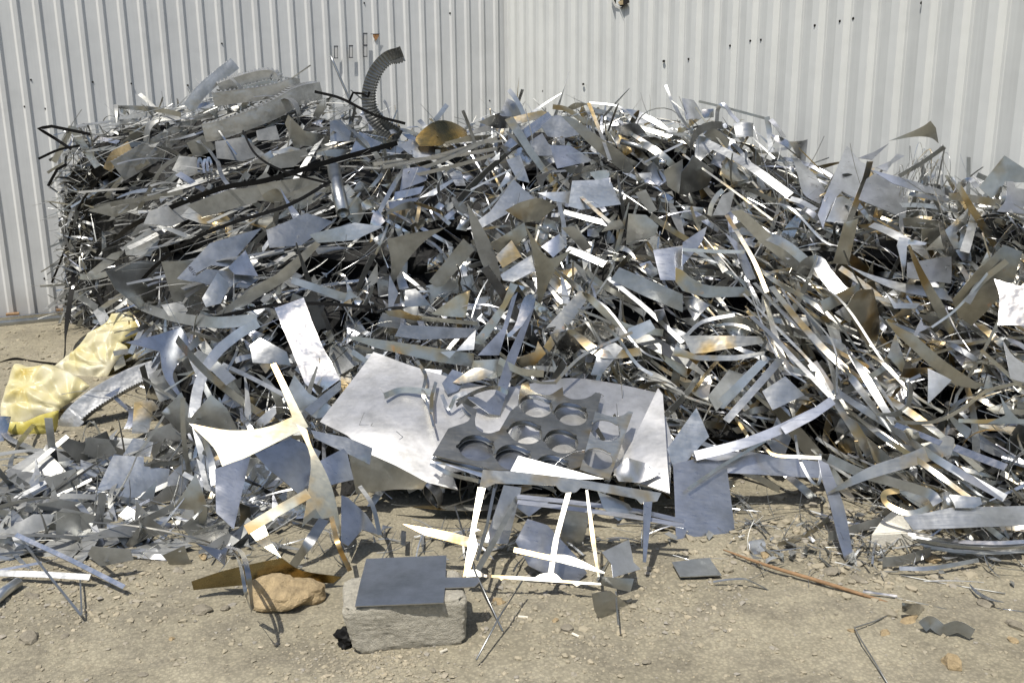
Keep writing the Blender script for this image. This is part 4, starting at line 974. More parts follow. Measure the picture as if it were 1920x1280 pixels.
S('E','w','q',31,"shiny twisted blade pointing up at the centre",[(860,742),(960,700,1),(1020,530,1),(1092,505),(1050,640,1),(950,742)],bend=.4,bdir=.3,jit=0,lm="the shiny twisted blade")
S('E','k','b',36,"long blue L-shaped bracket standing over the foil sheet",[(1002,700),(1088,560),(962,920),(885,1186),(825,1176),(690,1078),(760,1084),(810,1112),(855,1070),(930,850)],bend=.03,jit=.02,amp=.01,lm="the blue L-shaped bracket")
S('E','l','s',27,"pale stained plank right of the shiny twisted blade",[(1140,700),(1330,490),(1362,500),(1372,540),(1162,832),(1130,802),(1200,690)],bend=.05,lm="the pale stained plank")
S('E','d','q',20,"dark mirror-like curved sheet right of the pale stained plank",[(1180,740),(1400,670,1),(1600,692),(1562,742),(1360,800,1),(1270,900)],bend=.5,lm="the dark mirror-like sheet")
S('E','h','z',23,"short dark plank end above the gold-edged tray",[(1600,702),(1722,652),(1752,702),(1650,762),(1590,752)])
S('E','h','z',30,"broad grey plank sloping down right of centre",[(1502,430),(1552,360),(1905,510),(1908,612),(1700,525)],bend=.05,lm="the broad grey plank")
B('E','l','z',31,26,"long bright strip edge below the broad grey plank",[(1490,420),(1690,580),(1905,780)])
S('E','k','b',26,"blue upright sheet above the broad grey plank",[(1740,265),(1908,240),(1908,432),(1782,432)],bend=.08,lm="the blue upright sheet")
S('E','l','z',24,"narrow pale bracket below the dark mirror-like sheet",[(1448,802),(1530,780),(1572,812),(1450,962),(1392,958)],bend=.1)
S('E','g','r',24,"rust-covered bent offcut under the shiny blade",[(968,872),(1080,832),(1100,780),(1142,842),(1080,905),(1010,922)],bend=.3)
B('E','l','s',30,17,"long curved golden strip rising from the foil sheet",[(1195,1002),(1270,920),(1350,850),(1470,790),(1625,722)])
B('E','g','z',28,14,"thin hoop strip right of the pale stained plank",[(1210,590),(1240,568),(1330,600),(1420,632),(1505,672)])
S('E','k','b',30,"blue sheet shaded under the yellow-stained band",[(378,930),(562,930),(540,1032),(358,1032)],bend=.06,N=Vector((0,-.7,.7)).normalized())
S('E','b','b',31,"narrow blue upright flap left of the shaded blue sheet",[(290,965),(330,918),(362,1032),(290,1062)],bend=.1)
S('E','k','b',33,"striped blue offcut above the small golden foot",[(590,1072),(560,1010),(620,930),(705,962),(650,1050)])
B('E','h','s',36,34,"curved stained strip arching over the foil sheet",[(240,1078),(340,1045),(500,1055)],lm="the curved stained strip on the foil")
B('E','h','s',36,20,"stained strip standing on the foil sheet",[(528,1000),(505,1080),(502,1168)],hard=True)
S('E','w','s',34,"gold-white leaf reflecting beside the blue bracket",[(622,1002),(742,922,1),(852,942),(800,982,1),(660,1012)],bend=.3,jit=0)
S('E','l','z',27,"short silver plate left of the yellow-stained band",[(140,850),(260,830),(200,900),(90,930)])
S('E','g','z',21,"grey dished plate right of the thin gold strip",[(1590,232),(1602,60),(1702,70),(1772,130),(1752,182),(1612,242)],bend=.15,lm="the grey dished plate")
S('E','g','z',20,"dark plank slanting right of the brown fan",[(1228,140),(1300,130),(1402,250),(1352,272)],bend=.15)
S('E','g','z',18,"grey humped offcut left of the grey dished plate",[(1450,165),(1500,110,1),(1560,95),(1592,150),(1520,150,1)],bend=.3)
B('E','k','z',24,26,"upright blue-grey strip standing right of the brown fan",[(1215,0),(1240,110),(1245,230)],hard=True)
# -- foil sheet, punched plates
foil=S('.','l','x',20,"large silvery foil-like sheet spread below the heap's centre",[(598,782),(640,730),(700,657),(790,690,1),(930,722,1),(1060,700,1),(1140,706,1),(1234,728),(1262,820),(1256,925),(1195,905),(1150,880),(1000,868),(846,880),(858,912),(800,900),(740,870),(690,848),(650,812)],
       bend=.06,amp=.06,N=Vector((.02,-.50,.86)).normalized(),step=.03,lm="the large silvery sheet",anchor=(920,820))
S('.','k','x',22,"folded flap along the silvery sheet's right edge",[(1234,728),(1243,740),(1256,925),(1195,905),(1150,890),(1190,820)],bend=.04,N=Vector((-.25,-.5,.83)).normalized())
S('.','w','x',24,"crumpled bright foil corner beside the punched plates",[(1150,882),(1175,860),(1210,865),(1240,888),(1200,905),(1160,902)],bend=.1,amp=.35,jit=0)
S('.','g','z',10,"shaded front flap hanging under the silvery sheet's left",[(650,830),(690,850),(740,872),(855,915),(740,918),(668,925)],bend=.2)
NP = Vector((.12, -.42, .90)).normalized()
S('K','k','b',24,"plain blue sheet lying beneath the punched plates",[(118,700),(250,470),(560,560),(1100,700),(1180,760),(560,790)],N=NP,bend=0,amp=.01,anchor=(970,830),step=.05)
S('K','h','s',26,"narrow punched plate with stained right edge and two holes",[(1290,352),(1345,372,1),(1420,390,1),(1490,378,1),(1530,350),(1562,358),(1392,842),(1180,770),(1240,560)],N=NP,bend=0,amp=.01,anchor=(1150,850),holes=[(1365,490,108),(1310,690,105)],th=.004,step=.05,name='punched_plate',cat='punched plate',lm="the narrow punched plate")
for k_,(off_,lab) in enumerate(((26,"lower of the two stacked punched plates"),(30,"upper punched plate, grey with round holes and a scalloped edge"))):
    hl=[(863,310,122),(1117,368,122),(787,500,122),(1047,565,122)]+[(437,612,130),(703,682,130),(985,752,124)]
    dx=8*(1-k_); dy=30*(1-k_)
    hl=[(a+dx*-1,b2+dy,r-4*(1-k_)) for a,b2,r in hl]
    out=[(120,665),(232,475),(290,455),(370,425,1),(402,375),(360,340),(330,290),(400,320),(440,345),(425,400,1),(440,480,1),(520,510,1),(600,490),(680,350),(738,300),(745,205),(765,150),(812,128),(822,190),(880,222,1),(960,232,1),(1055,176),(1062,236),(1120,262,1),(1200,262,1),(1262,240),(1292,215),(1336,226),(1190,745),(1100,772),(560,775)]
    S('K','k','t' if k_ else 'z',off_,lab,[(q[0]-dx,q[1]+dy,*q[2:]) for q in out],N=NP,bend=0,amp=.005,anchor=(970,830),holes=hl,th=.004,step=.05,name='punched_plate',cat='punched plate',lm="the punched plates" if k_ else None)
S('K','k','b',29,"rolled front lip of the punched plates",[(120,668),(560,778),(500,830),(450,815),(250,745),(105,718)],bend=.3,bdir=1.57,N=Vector((0,-.85,.5)).normalized())
B('K','d','z',26,30,"dark curved underside of the plates' front lip",[(105,720),(250,800),(450,850)])
S('H','W','z',33,"white wedge-shaped sheet lying on the punched plates",[(850,190),(1262,300),(1100,305),(812,262)],jit=0,bend=.02,amp=.01,lm="the white wedge on the punched plates")
# -- front frame: one thing with parts
fr=empty('flat_frame',surfP(1050,1000,.2),"flat metal frame with wide grey top bar and glaring thin bars, leaning out in front","metal frame"); LM.append((1050,960,"the leaning metal frame"))
def FP(nm,code,mat,off,pts,**k): sheet('H',code,mat,off,'',pts,name=nm,parent=fr,part=True,anchor=(1050,960),bend=k.pop('bend',0.0),amp=.01,jit=0,**k)
FP('top_bar','k','s',50,[(680,256),(860,268),(1120,300),(1535,368),(1516,408),(1490,412),(1440,420),(1412,395),(1150,342),(1120,365,1),(1060,362,1),(1030,332),(740,322),(700,340),(664,340)])
FP('leg','W','s',51,[(655,340),(692,345),(640,560),(655,620),(620,735),(592,770),(584,770)])
FP('leg','k','b',51,[(1450,412),(1492,408),(1478,560),(1462,700),(1448,700)])
FP('bottom_bar','W','s',52,[(592,738),(650,735),(690,760),(930,772),(960,756,1),(1020,752,1),(1060,785),(1245,800),(1248,810),(1150,806),(1130,818),(1110,802),(780,780),(768,788),(756,776),(640,768),(600,772)])
FP('cross_bar','W','s',51.5,[(1078,368),(1104,366),(1045,580),(1018,755),(992,755),(1015,600)])
FP('cross_bar','W','s',52,[(830,628),(1000,665),(1100,670,1),(1265,748),(1262,756),(1050,702),(990,690),(826,652)])
FP('cross_bar','W','s',52.5,[(1172,355),(1184,355),(1215,560),(1240,770),(1230,770),(1198,600)])
S('H','W','s',30,"glaring pointed blade stuck out left of the leaning frame",[(293,514),(520,555),(655,590),(650,640),(560,612),(400,570)],jit=0,bend=.03,lm="the glaring pointed blade")
for o_ in (0,1): B('H','b','b',32+o_,26,("upper" if not o_ else "lower")+" of two long blue bars crossing behind the leaning frame",[(845,385+26*o_),(1100,412+30*o_),(1420,455+30*o_),(1645,505+22*o_)],group="blue bars behind the frame")
B('H','k','z',30,26,"diagonal bar behind the leaning frame's left half",[(845,390),(750,570),(655,735)],hard=True)
B('H','l','z',30,15,"slender upright strip inside the frame's left side",[(735,345),(700,520),(650,690)],hard=True)
S('H','k','z',24,"wide bent plate behind the frame's upper left",[(690,600),(780,330),(868,338),(800,612),(735,610)],bend=.1)
S('H','k','b',16,"blue sheet with a long tail inside the frame",[(835,600),(895,490),(990,520),(1135,680),(1180,752),(1100,825),(900,715)],bend=.08,amp=.03,lm="the blue tailed sheet")
S('H','k','b',18,"small blue offcut high inside the frame",[(840,440),(868,390),(1000,408),(900,482)])
S('H','g','z',14,"grey panel standing inside the frame's right half",[(1085,420),(1205,440),(1150,640),(1045,610)],bend=.1)
S('H','l','z',34,"pale round-shouldered sheet under the frame's top right",[(1230,360),(1380,420),(1418,470),(1330,500),(1260,440)],bend=.25)
S('H','b','b',22,"small blue plate with tiny holes hanging by the frame's foot",[(1250,652),(1382,590),(1402,700),(1438,732),(1308,770),(1298,710)],bend=.1,lm="the small blue hanging plate")
S('H','g','z',14,"grey bracket under the small blue hanging plate",[(1250,770),(1405,782),(1388,842),(1250,812)])
S('H','d','z',0,"crumpled dark plastic-like sheet on the ground below the bracket",[(1200,848),(1300,842),(1415,930),(1340,965),(1250,992),(1212,930)],bend=.3,amp=.2)
B('H','k','z',8,8,"short thin strip hanging from the bracket",[(1318,840),(1322,920),(1330,1000)],hard=True)
tube('H','z',22,4.5,"thin dark rod falling right of the concrete block",[(545,430,0),(640,740,0),(775,1032,-21)],name='rod',cat='rod',hard=True)
tube('H','z',20,4.5,"thin rod slanting to a point on the dirt right of the block",[(868,790,0),(760,960,-5),(648,1168,-15)],name='rod',cat='rod',hard=True)
B('H','l','s',30,20,"gold-stained strip bending at the silvery sheet's lower left",[(88,335),(150,430),(185,570)])
S('H','b','b',24,"blue dart-shaped sheet left below the silvery sheet",[(0,380),(30,390),(120,470),(185,570),(100,545),(35,620),(0,600)],bend=.05)
B('H','l','z',10,24,"stubby bright strip end standing on the dirt behind the block",[(300,550),(296,620)],hard=True)
# plate on the block
px=lambda x,y,z: BZ+BX*x+BY*y+Vector((0,0,z))
pc=[full('H',[q])[0] for q in [(120,690),(505,675),(500,775),(650,775),(664,795),(640,818),(497,822),(490,890),(65,908),(90,800)]]
zt=.166; P3=[gp(q[0],q[1],zt) for q in pc]; n_=len(P3); ctr=sum(P3,Vector())/n_
V2=[(q.x-ctr.x,q.y-ctr.y) for q in P3]
if sum(V2[i][0]*V2[(i+1)%n_][1]-V2[(i+1)%n_][0]*V2[i][1] for i in range(n_))<0: V2.reverse()
rv,T=poly_surface(V2,(),.03); V=[ctr+Vector((x,y,.002*noise.noise(Vector((x*5,y*5,1)))+ y*.03)) for x,y in rv]
vs,fs,sm=shell(V,surf_normals(V,T),T,.003); tag(link("steel_plate",vs,fs,MT['x'],None,sm,origin=ctr),"dark blue steel plate with a tab resting on the concrete block","metal plate"); LM.append((765,1085,"the plate on the block"))
# -- lower left
S('.','v','y',46,"gold-white boomerang-shaped sheet glowing in the sun, lower left",[(354,793),(430,806,1),(500,800,1),(548,782),(530,735,1),(507,683),(517,680),(552,750,1),(578,800),(520,828,1),(418,877),(400,838,1)],bend=.06,jit=0,lm="the gold-white boomerang sheet")
S('G','l','y',47,"rust-streaked sail-shaped sheet hanging below the boomerang",[(1425,30),(1475,60),(1500,150,1),(1560,262,1),(1605,380,1),(1655,600),(1625,540),(1600,482),(1540,492),(1500,486),(1450,530),(1472,400,1),(1490,200,1)],bend=.1,jit=0,lm="the rust-streaked sail sheet")
B('G','h','r',44,22,"rusty strip end hanging below the sail sheet",[(1590,480),(1625,620),(1680,740,-36)])
B('G','w','y',48,48,"gold band slanting up to the rust-streaked sail",[(1182,545),(1330,455),(1482,370)],hard=True)
S('G','W','y',30,"gold tapered tab glaring at the band's lower end",[(1182,540),(1262,500),(1300,600),(1352,682),(1240,612)],jit=0)
B('G','W','z',43,50,"bright white band slanting down to the dirt",[(1555,495),(1480,610),(1400,725,-36)],hard=True)
S('G','b','b',36,"broad blue sheet behind the boomerang",[(1220,180),(1400,100),(1540,170),(1450,372),(1300,262)],bend=.1,lm="the broad blue sheet behind the boomerang")
S('G','b','b',30,"second blue sheet right of the boomerang's foot",[(1540,210),(1660,150),(1700,300),(1590,330)],bend=.15)
S('G','k','z',28,"large light grey many-sided sheet on the lower left",[(455,378),(545,185),(690,195),(690,240),(815,252),(806,330),(540,432),(600,340),(510,352)],bend=.05,jit=.02,amp=.03,lm="the large light grey sheet, lower left")
S('G','l','z',30,"small white plate above the large light grey sheet",[(590,186),(640,105),(736,125),(720,195)],jit=.02)
S('G','k','z',32,"pale half-round sheet left of the blue upright one",[(805,292),(870,232,1),(952,200),(900,330),(832,442),(808,370,1)],bend=.15,bdir=0)
S('G','g','t',33,"taupe leaf-shaped sheet hanging over the half-round one",[(832,440),(938,280),(985,400,1),(990,490,1),(936,602),(930,450)],bend=.2,lm="the taupe leaf sheet")
S('G','k','b',34,"blue upright sheet under the boomerang's left point",[(1032,252),(1202,190),(1122,542),(1038,462)],bend=.12,bdir=0,lm="the blue upright sheet, lower left")
B('G','g','z',36,30,"dark curved strip following the boomerang's left edge",[(905,35),(970,100),(1010,200),(1030,330)])
S('G','w','z',33,"slim white sliver between half-round and upright sheets",[(942,200),(980,232),(1010,362),(982,352)],jit=0)
S('G','g','o',10,"dark gold curved panel lying on the dirt left of the ochre rock",[(920,790),(1100,735,1),(1350,682),(1450,742,1),(1640,770),(1600,802),(1300,802,1),(930,832)],bend=.25,bdir=1.57,lm="the dark gold panel")
B('G','k','b',42,24,"blue strip hanging down to touch the ochre rock",[(1090,625),(1160,655),(1195,780),(1212,930,-34)])
B('G','k','z',41,16,"thin strip hanging beside the blue one over the rock",[(1110,620),(1150,700),(1180,850),(1200,920,-34)])
S('G','b','b',38,"small blue triangle above the hanging blue strip",[(940,610),(1060,642),(1090,632),(1080,712)],bend=.1)
S('G','g','t',-1,"brown weathered sheet scrap lying on the dirt, left of the gold panel",[(782,665),(885,620),(905,680),(930,722),(850,755)],bend=.05)
B('G','l','q',30,20,"long white bar lying low across the lower left",[(80,570,-10),(340,690,-18),(600,822,-28)],hard=True,lm="the long white bar",th=.012)
B('G','w','q',10,11,"short bright bar below the long white bar",[(0,738),(200,702)],hard=True)
B('G','k','z',8,26,"grey strip lying on the dirt under the long white bar",[(-20,752),(200,758),(432,772)],hard=True)
B('G','k','z',20,10,"thin strip, left leg of the V on the dirt",[(90,575,-8),(240,770,-14),(390,955,-19)],hard=True)
B('G','l','z',4,7,"thin strip, right leg of the V on the dirt",[(392,950),(385,780)],hard=True)
tube('G','z',8,22,"dark rolled tube cut off by the photo's left edge",[(-30,885),(30,835),(88,795)],name='rolled_tube',cat='metal tube',hollow=True,hard=True)
for i,(c_,pts,l) in enumerate((('g',[(180,545),(300,440),(400,460),(540,500),(480,555)],"flat dull sheet in the low left spread, foremost"),('k',[(0,560),(160,470),(262,470),(232,540),(120,572)],"dull sheet by the photo's left edge in the low spread"),('g',[(170,425),(292,400),(442,422),(400,462),(200,452)],"dull lens-like sheet behind the foremost flat one"),('g',[(208,300),(360,252),(382,322),(262,372)],"curled dull sheet at the low spread's upper left"),('g',[(400,180),(420,100),(522,112),(562,172),(500,212)],"bent dull sheet right below the grey cast ring"),('g',[(700,432),(800,335),(862,330),(840,400)],"dark dull wedge left of the half-round sheet"),('g',[(530,562),(832,415),(838,455),(640,532)],"long dull wedge in the lower left spread"),('g',[(420,662),(442,622),(622,640),(642,690),(480,722)],"flat dull plate at the spread's front edge"),('m',[(700,80),(900,0),(930,60),(760,210),(740,230)],"brownish dull sheet right of the small white plate"),('k',[(285,395),(290,368),(462,375),(455,400)],"pale thin plate end under the curled dull sheet"))):
    S('G',c_ if c_!='m' else 'g','m',14+i,l,pts,bend=.1)
B('G','g','z',12,20,"bent strip loop below the yellow bag",[(180,20),(105,110),(60,190),(45,270)])
B('G','k','b',10,26,"blue strip winding over the dirt below the yellow bag",[(0,60),(50,110),(150,155),(205,200),(170,330),(135,460)])
S('G','l','q',14,"curled bright sheet at the left edge before the bag",[(-10,0),(52,0),(40,60),(15,125),(-10,125)],bend=.5,bdir=0)
B('G','d','z',20,12,"grey arching strip loop over the bent dull sheet",[(335,330),(380,180),(410,60),(445,28),(480,90),(500,210)])
CR['L'] = (0, 300, 2.0)
S('L','g','z',30,"grey panel standing behind the boomerang's left point",[(715,965),(790,880),(850,930),(892,1012),(720,1005)],bend=.15)
S('L','k','z',34,"bent grey bracket sheet right of the boomerang's foot",[(1165,1012),(1300,1040),(1396,1080),(1386,1142),(1322,1110),(1180,1042)],bend=.1)
S('L','h','z',24,"grey strip-like plate left of the small white tent",[(1098,438),(1300,500),(1292,532),(1090,462)],bend=.05)
S('L','g','m',12,"broad layered grey sheet above the pen-marked one",[(700,170),(860,110),(1010,100),(960,160),(760,215)],bend=.05)
S('L','g','m',13,"long grey sheet reaching toward the rolled tube",[(960,90),(1180,60),(1215,80),(1060,130),(990,150)],bend=.05)
S('L','k','m',12,"pale grey sheet low on the left slope under the second strap",[(560,190),(700,150),(760,200),(640,250),(540,235)],bend=.08)
S('L','g','m',10,"grey sheet edge-on above the wide dull left sheet",[(330,190),(520,130),(600,150),(430,215)],bend=.08)
S('L','k','z',16,"large light sheet right of the pen-marked sheet",[(1000,260),(1150,200),(1250,230),(1130,320),(1010,330)],bend=.1)
S('L','h','z',16,"curved light sheet above the taupe horn-shaped one",[(1160,280),(1330,235),(1440,250),(1330,300),(1190,310)],bend=.3)
S('L','b','z',18,"blue-grey sheet under the Y-shaped strip's right arm",[(560,800),(650,760),(690,880),(600,905)],bend=.3)
S('L','g','z',12,"dull plate half hidden left of the small white lower plate",[(318,1042),(450,1050),(400,1125),(330,1112)],bend=.1)
# -- lower right
S('.','k','b',27,"blue sheet hanging down to the dirt right of the frame",[(1262,870),(1310,858),(1362,866),(1381,1021),(1268,1014)],bend=.02,jit=.02,amp=.01,lm="the blue hanging sheet")
S('.','k','b',22,"blue arm reaching right from the hanging sheet",[(1300,852),(1400,846),(1540,866),(1538,896),(1440,890),(1360,886)],bend=.04)
S('.','l','z',34,"light tilted plate with a bitten edge right of the foil",[(1250,842),(1306,764),(1330,818),(1318,830),(1266,889)],bend=.04,jit=.02,lm="the light tilted plate")
B('F','l','z',36,26,"upper arm of the long corner strip right of centre",[(385,636),(500,740),(640,890),(842,1098)],hard=True,lm="the long corner strip")
B('F','k','b',37,48,"lower arm of the long corner strip",[(838,1102),(720,1185),(560,1270)],hard=True)
B('I','k','b',33,46,"long blue strip sweeping over the blue arm",[(640,-20),(440,75),(260,140),(60,190)])
S('I','k','b',33,"narrow folded blue blade hanging to the gravel",[(655,200),(702,228),(772,430,1),(822,672),(815,690),(782,688),(740,560,1),(680,330,1)],bend=.06,jit=.02,lm="the folded blue blade")
S('I','l','s',30,"wide pale band with rust spot curving at lower right",[(700,365),(880,250,1),(1090,175,1),(1272,90),(1305,112,1),(1292,182),(1100,242,1),(900,300,1),(760,352)],bend=.1,lm="the wide rust-spotted band")
B('I','g','z',30,44,"grey ribbon arching across under the wide band",[(700,200),(850,270),(1020,320),(1180,370),(1225,420)])
B('I','l','s',26,26,"bright ribbon end curling left of the right-hand beam",[(1225,400),(1180,440),(1080,465),(980,420),(970,370),(1040,355)])
S('I','k','z',26,"long grey beam-like sheet at the lower right edge",[(1062,482),(1280,442),(1660,428),(1660,520),(1400,535),(1110,542)],bend=.1,bdir=1.57,lm="the long grey beam-like sheet")
tube('I','z',30,26,"dull rolled tube on top of the beam-like sheet",[(1262,375),(1285,445)],name='rolled_tube',cat='metal tube',hollow=True,hard=True)
S('I','l','z',28,"pale sheet lying right of the dull rolled tube",[(1285,375),(1430,388),(1440,420),(1400,440),(1310,440)],bend=.15)
for i in range(5): B('I',('l','k','g','l','h')[i],('q','z','z','q','m')[i],14-i,16-i,("uppermost","second","third","fourth","lowest")[i]+" of the long strips under the beam-like sheet",[(1080+i*20,565+i*14),(1300,598+i*12),(1500,608+i*12),(1660,600+i*11)],group="long strips under the beam-like sheet")
B('I','W','q',34,34,"glaring white bar on the lower right slope",[(1305,150),(1430,200),(1552,246)],hard=True,lm="the glaring white bar")
B('I','w','q',30,26,"second glaring strip above the white bar",[(1020,40),(1120,80),(1240,130)],hard=True)
B('I','g','z',26,12,"thin hooked strip looping left of the folded blade",[(540,90),(560,200),(610,300),(650,325),(665,260),(660,180)])
B('I','l','s',29,16,"gold-edged strip crossing to the folded blade's top",[(385,140),(440,185),(560,195),(665,200)])
B('I','h','s',31,15,"straight gold strip crossing over the blue hanging sheet",[(25,350),(200,230),(400,115)],hard=True)
S('I','g','z',-2.2,"thin grey plate lying flat on the dirt below the blue hanging sheet",[(-52,700),(128,680),(188,764),(-12,772)],bend=0,amp=.02,N=Vector((0,-.05,1)).normalized())
S('I','b','b',-1,"crumpled small scrap left of the brown stick's upper end",[(318,600),(390,585),(400,640),(370,672),(320,640)],bend=.3,amp=.2)
B('I','g','m',8,40,"grey flat strip lying behind the white wedge",[(700,575),(830,540),(960,500)])
B('I','g','t',7,20,"brownish curved strip on the gravel",[(455,615),(560,585),(650,530),(720,470)])
B('I','g','m',5,44,"short grey strip on the gravel under the white wedge",[(960,700),(1060,690),(1190,650)])
B('I','l','z',4,18,"bent pale strip on the gravel right of the white wedge",[(1040,730),(1200,728),(1420,690)])
B('I','w','q',1,9,"small bright strip on the dirt beyond the stick's lower end",[(865,840),(940,850),(1030,862)],hard=True)
S('I','d','q',0,"crumpled shiny scrap on the open dirt at lower right",[(1065,900),(1130,895),(1190,935),(1170,960),(1130,965),(1060,940)],bend=.4,amp=.3,lm="the crumpled scraps on the dirt")
B('I','g','z',3,50,"twisted shiny ribbon beside the crumpled scrap on the dirt",[(1150,1010),(1190,985),(1250,1025),(1320,1010),(1392,1045)],wave=.06)
tube('.','m',1.5,1.3,"thin bent wire lying on the dirt at lower right",[(1667,1152),(1640,1164),(1602,1176),(1615,1200),(1640,1240),(1670,1290)],name='wire',hard=True)
tube('.','m',1.5,1.4,"dark rod lying on the dirt beside the brown stick",[(1620,1105),(1700,1125),(1775,1142)],name='rod',cat='rod',hard=True)
tube('.','m',1.5,1.0,"thin dark wire on the dirt further right",[(1690,1078),(1780,1095),(1885,1112)],name='wire')
tube('.','q',1.5,1.2,"short bright wire at the right edge of the dirt",[(1870,1140),(1925,1147)],name='wire',hard=True)
# -- right middle
S('F','W','q',32,"glaring white plate at the photo's right edge",[(1740,425),(1985,500),(1985,690),(1760,682),(1768,520)],jit=0,bend=.02,lm="the glaring white plate")
B('F','h','z',30,74,"broad grey arch strip right of centre",[(672,400,-6),(690,352,0),(752,335,4),(800,400,4),(880,500,0)],lm="the broad grey arch")
S('F','h','s',34,"tan stained band crossing the broad grey arch",[(768,548),(988,450),(988,520),(790,612)],bend=.04,lm="the tan stained band")
S('F','l','z',30,"pale five-sided plate under the tan stained band",[(850,612),(960,540),(936,672)],bend=.05)
S('F','d','t',26,"bulging bronze leaf behind the pale plate",[(940,602),(985,500,1),(1060,480),(1090,600,1),(1132,722),(1082,902),(1000,760,1)],bend=.6,bdir=0,lm="the bulging bronze leaf")
S('F','g','z',29,"long plank sloping down from the upper left of the right half",[(268,50),(330,40),(440,130),(560,242),(690,372),(642,392),(420,212)],bend=.08,lm="the long sloping plank")
S('F','k','b',27,"blue plank under the long sloping one",[(238,162),(330,242),(412,422),(362,434),(290,262)],bend=.1)
B('F','h','r',28,22,"rusty thin strip along the blue plank",[(245,70),(320,190),(400,330),(470,500)])
S('F','k','b',30,"pointed blue horn left in the right half",[(0,222),(140,128),(100,230,1),(0,350)],bend=.1)
S('F','h','s',33,"long grey horn with a rusty root, right of centre",[(-40,360),(0,378),(60,425,1),(150,462,1),(350,470),(402,522),(130,530),(0,492),(-40,440)],bend=.05,jit=.02,lm="the long grey horn")
S('F','g','t',31,"taupe strip foot of the rust-marked upright strip",[(900,112),(982,90),(925,345),(838,340)],bend=.05)
S('F','l','z',32,"pale L-shaped corner sheet below the wide blue sheet",[(1210,190),(1362,225),(1352,238),(1252,236),(1242,425),(1195,240)],jit=.02,lm="the pale L-shaped corner sheet")
S('F','l','z',30,"long pale blade sweeping right across the slope",[(920,345),(1050,398,1),(1250,450,1),(1450,475),(1522,548),(1250,502,1),(1050,425,1)],bend=.08,lm="the long pale blade")
S('F','g','t',27,"large dark taupe sheet near the right edge",[(1510,545),(1620,400),(1800,240),(1908,282),(1852,432),(1620,692),(1542,642)],bend=.2,bdir=.6,lm="the large dark taupe sheet")
B('F','l','s',30,30,"gold ribbon edging the large dark taupe sheet",[(1590,560),(1660,450),(1810,325)])
S('F','g','t',26,"long brown-stained plank descending to the lower right",[(1130,652),(1300,742),(1462,882,1),(1640,1002),(1692,1012),(1640,1042),(1482,992,1),(1200,742)],bend=.12,lm="the long brown plank")
S('F','h','s',30,"tan sheet with a pointed tail near the lower right",[(1140,862),(1190,728),(1242,902),(1222,942),(1160,872)],bend=.08)
B('F','h','s',30,30,"tan curved strip leading to the pointed tan sheet",[(960,1002),(1060,962),(1120,920),(1150,862)])
S('F','k','b',34,"small white-blue star scrap on the right slope",[(1240,882),(1290,730),(1310,690),(1332,650),(1345,685),(1392,692),(1320,722)],jit=.02)
S('F','l','z',33,"pale rounded plate left of the long corner strip",[(445,1050),(572,968),(682,1072),(500,1158)],bend=.05,jit=.02,lm="the pale rounded plate")
S('F','w','s',32,"bright gold-edged tray of a band right of centre",[(0,745),(90,740),(430,745),(455,782),(130,836),(50,842)],jit=0,bend=.05,lm="the gold-edged tray")
S('F','l','s',33,"tan curved lip in front of the gold-edged tray",[(-40,800),(80,850),(300,850),(458,830),(455,850),(300,880),(100,880),(-60,850)],bend=.05)
S('F','h','z',30,"wide grey strip below the gold-edged tray",[(165,1130),(430,875),(475,890),(230,1150)],bend=.05)
S('F','l','z',31,"second grey strip parallel below the gold-edged tray",[(225,1205),(530,860),(570,880),(260,1230)],bend=.05)
S('F','b','b',33,"blue-grey spike sheet at the right edge",[(1790,768),(1850,860,1),(1985,940),(1985,1020),(1828,982)],bend=.08,lm="the blue-grey spike sheet")
S('F','h','s',32,"yellow star-like scrap near the right edge",[(1770,1070),(1830,1160,1),(1875,1205),(1985,1215),(1985,1235),(1700,1232),(1802,1185)],bend=.04)
B('F','h','s',31,20,"thin gold bar leading to the yellow star scrap",[(1540,1215),(1660,1220),(1780,1215)],hard=True)
S('F','k','z',28,"grey wedge pair in the lower right",[(1370,922),(1500,990),(1442,1052),(1368,1122)],bend=.1)
B('F','d','z',28,38,"dark curled strip loop low on the right slope",[(1080,1190),(1170,1185),(1250,1140),(1272,1040),(1240,990),(1130,1000)])
B('F','g','z',26,18,"long thin strip bowing along the foot of the right slope",[(1180,1225),(1400,1222),(1560,1150),(1700,1050),(1900,1000)])
S('F','k','b',24,"blue panel glimpsed in the gap right of the L-shaped sheet",[(1252,335),(1500,300),(1500,450),(1330,430),(1250,420)],bend=.05)
S('F','l','z',31,"shiny pale blade rising to the large dark taupe sheet",[(1130,490),(1190,560),(1330,560),(1300,590),(1180,590)],bend=.2)
dj = random.Random(5)
for i in range(9):
    x=330+i*34+dj.uniform(-40,40); a=dj.uniform(.55,1.25); b2=dj.uniform(-70,70); c2=dj.uniform(-60,60)
    B('F',('h','l','g','h','d','g','h','k','g')[i],('s','z','z','t','q','z','s','z','r')[i],20+dj.uniform(0,9),(14,24,9,30,18,12,34,10,20)[i],["leftmost","second","third","fourth","fifth","sixth","seventh","eighth","rightmost"][i]+" of nine strips tumbling diagonally below the broad arch",[(x,455+dj.uniform(-30,60)),(x+150*a+b2*.5,660+c2*.6,dj.uniform(-3,4)),(x+330*a+b2,860+c2,dj.uniform(-3,5)),(x+470*a,1050-i*8+b2)],group="diagonal strips below the broad arch",wave=.12)
B('F','k','z',30,20,"curved bright strip from the dark gap to the long corner strip",[(0,762),(110,665),(290,625)])
S('F','b','z',22,"dark grey leaf left of the curled strip loop",[(140,1080),(260,930),(340,960),(280,1060),(190,1160)],bend=.2)
B('F','h','s',33,20,"thin stained strip crossing the slope from the left gap",[(0,262),(180,272),(345,275)],hard=True)
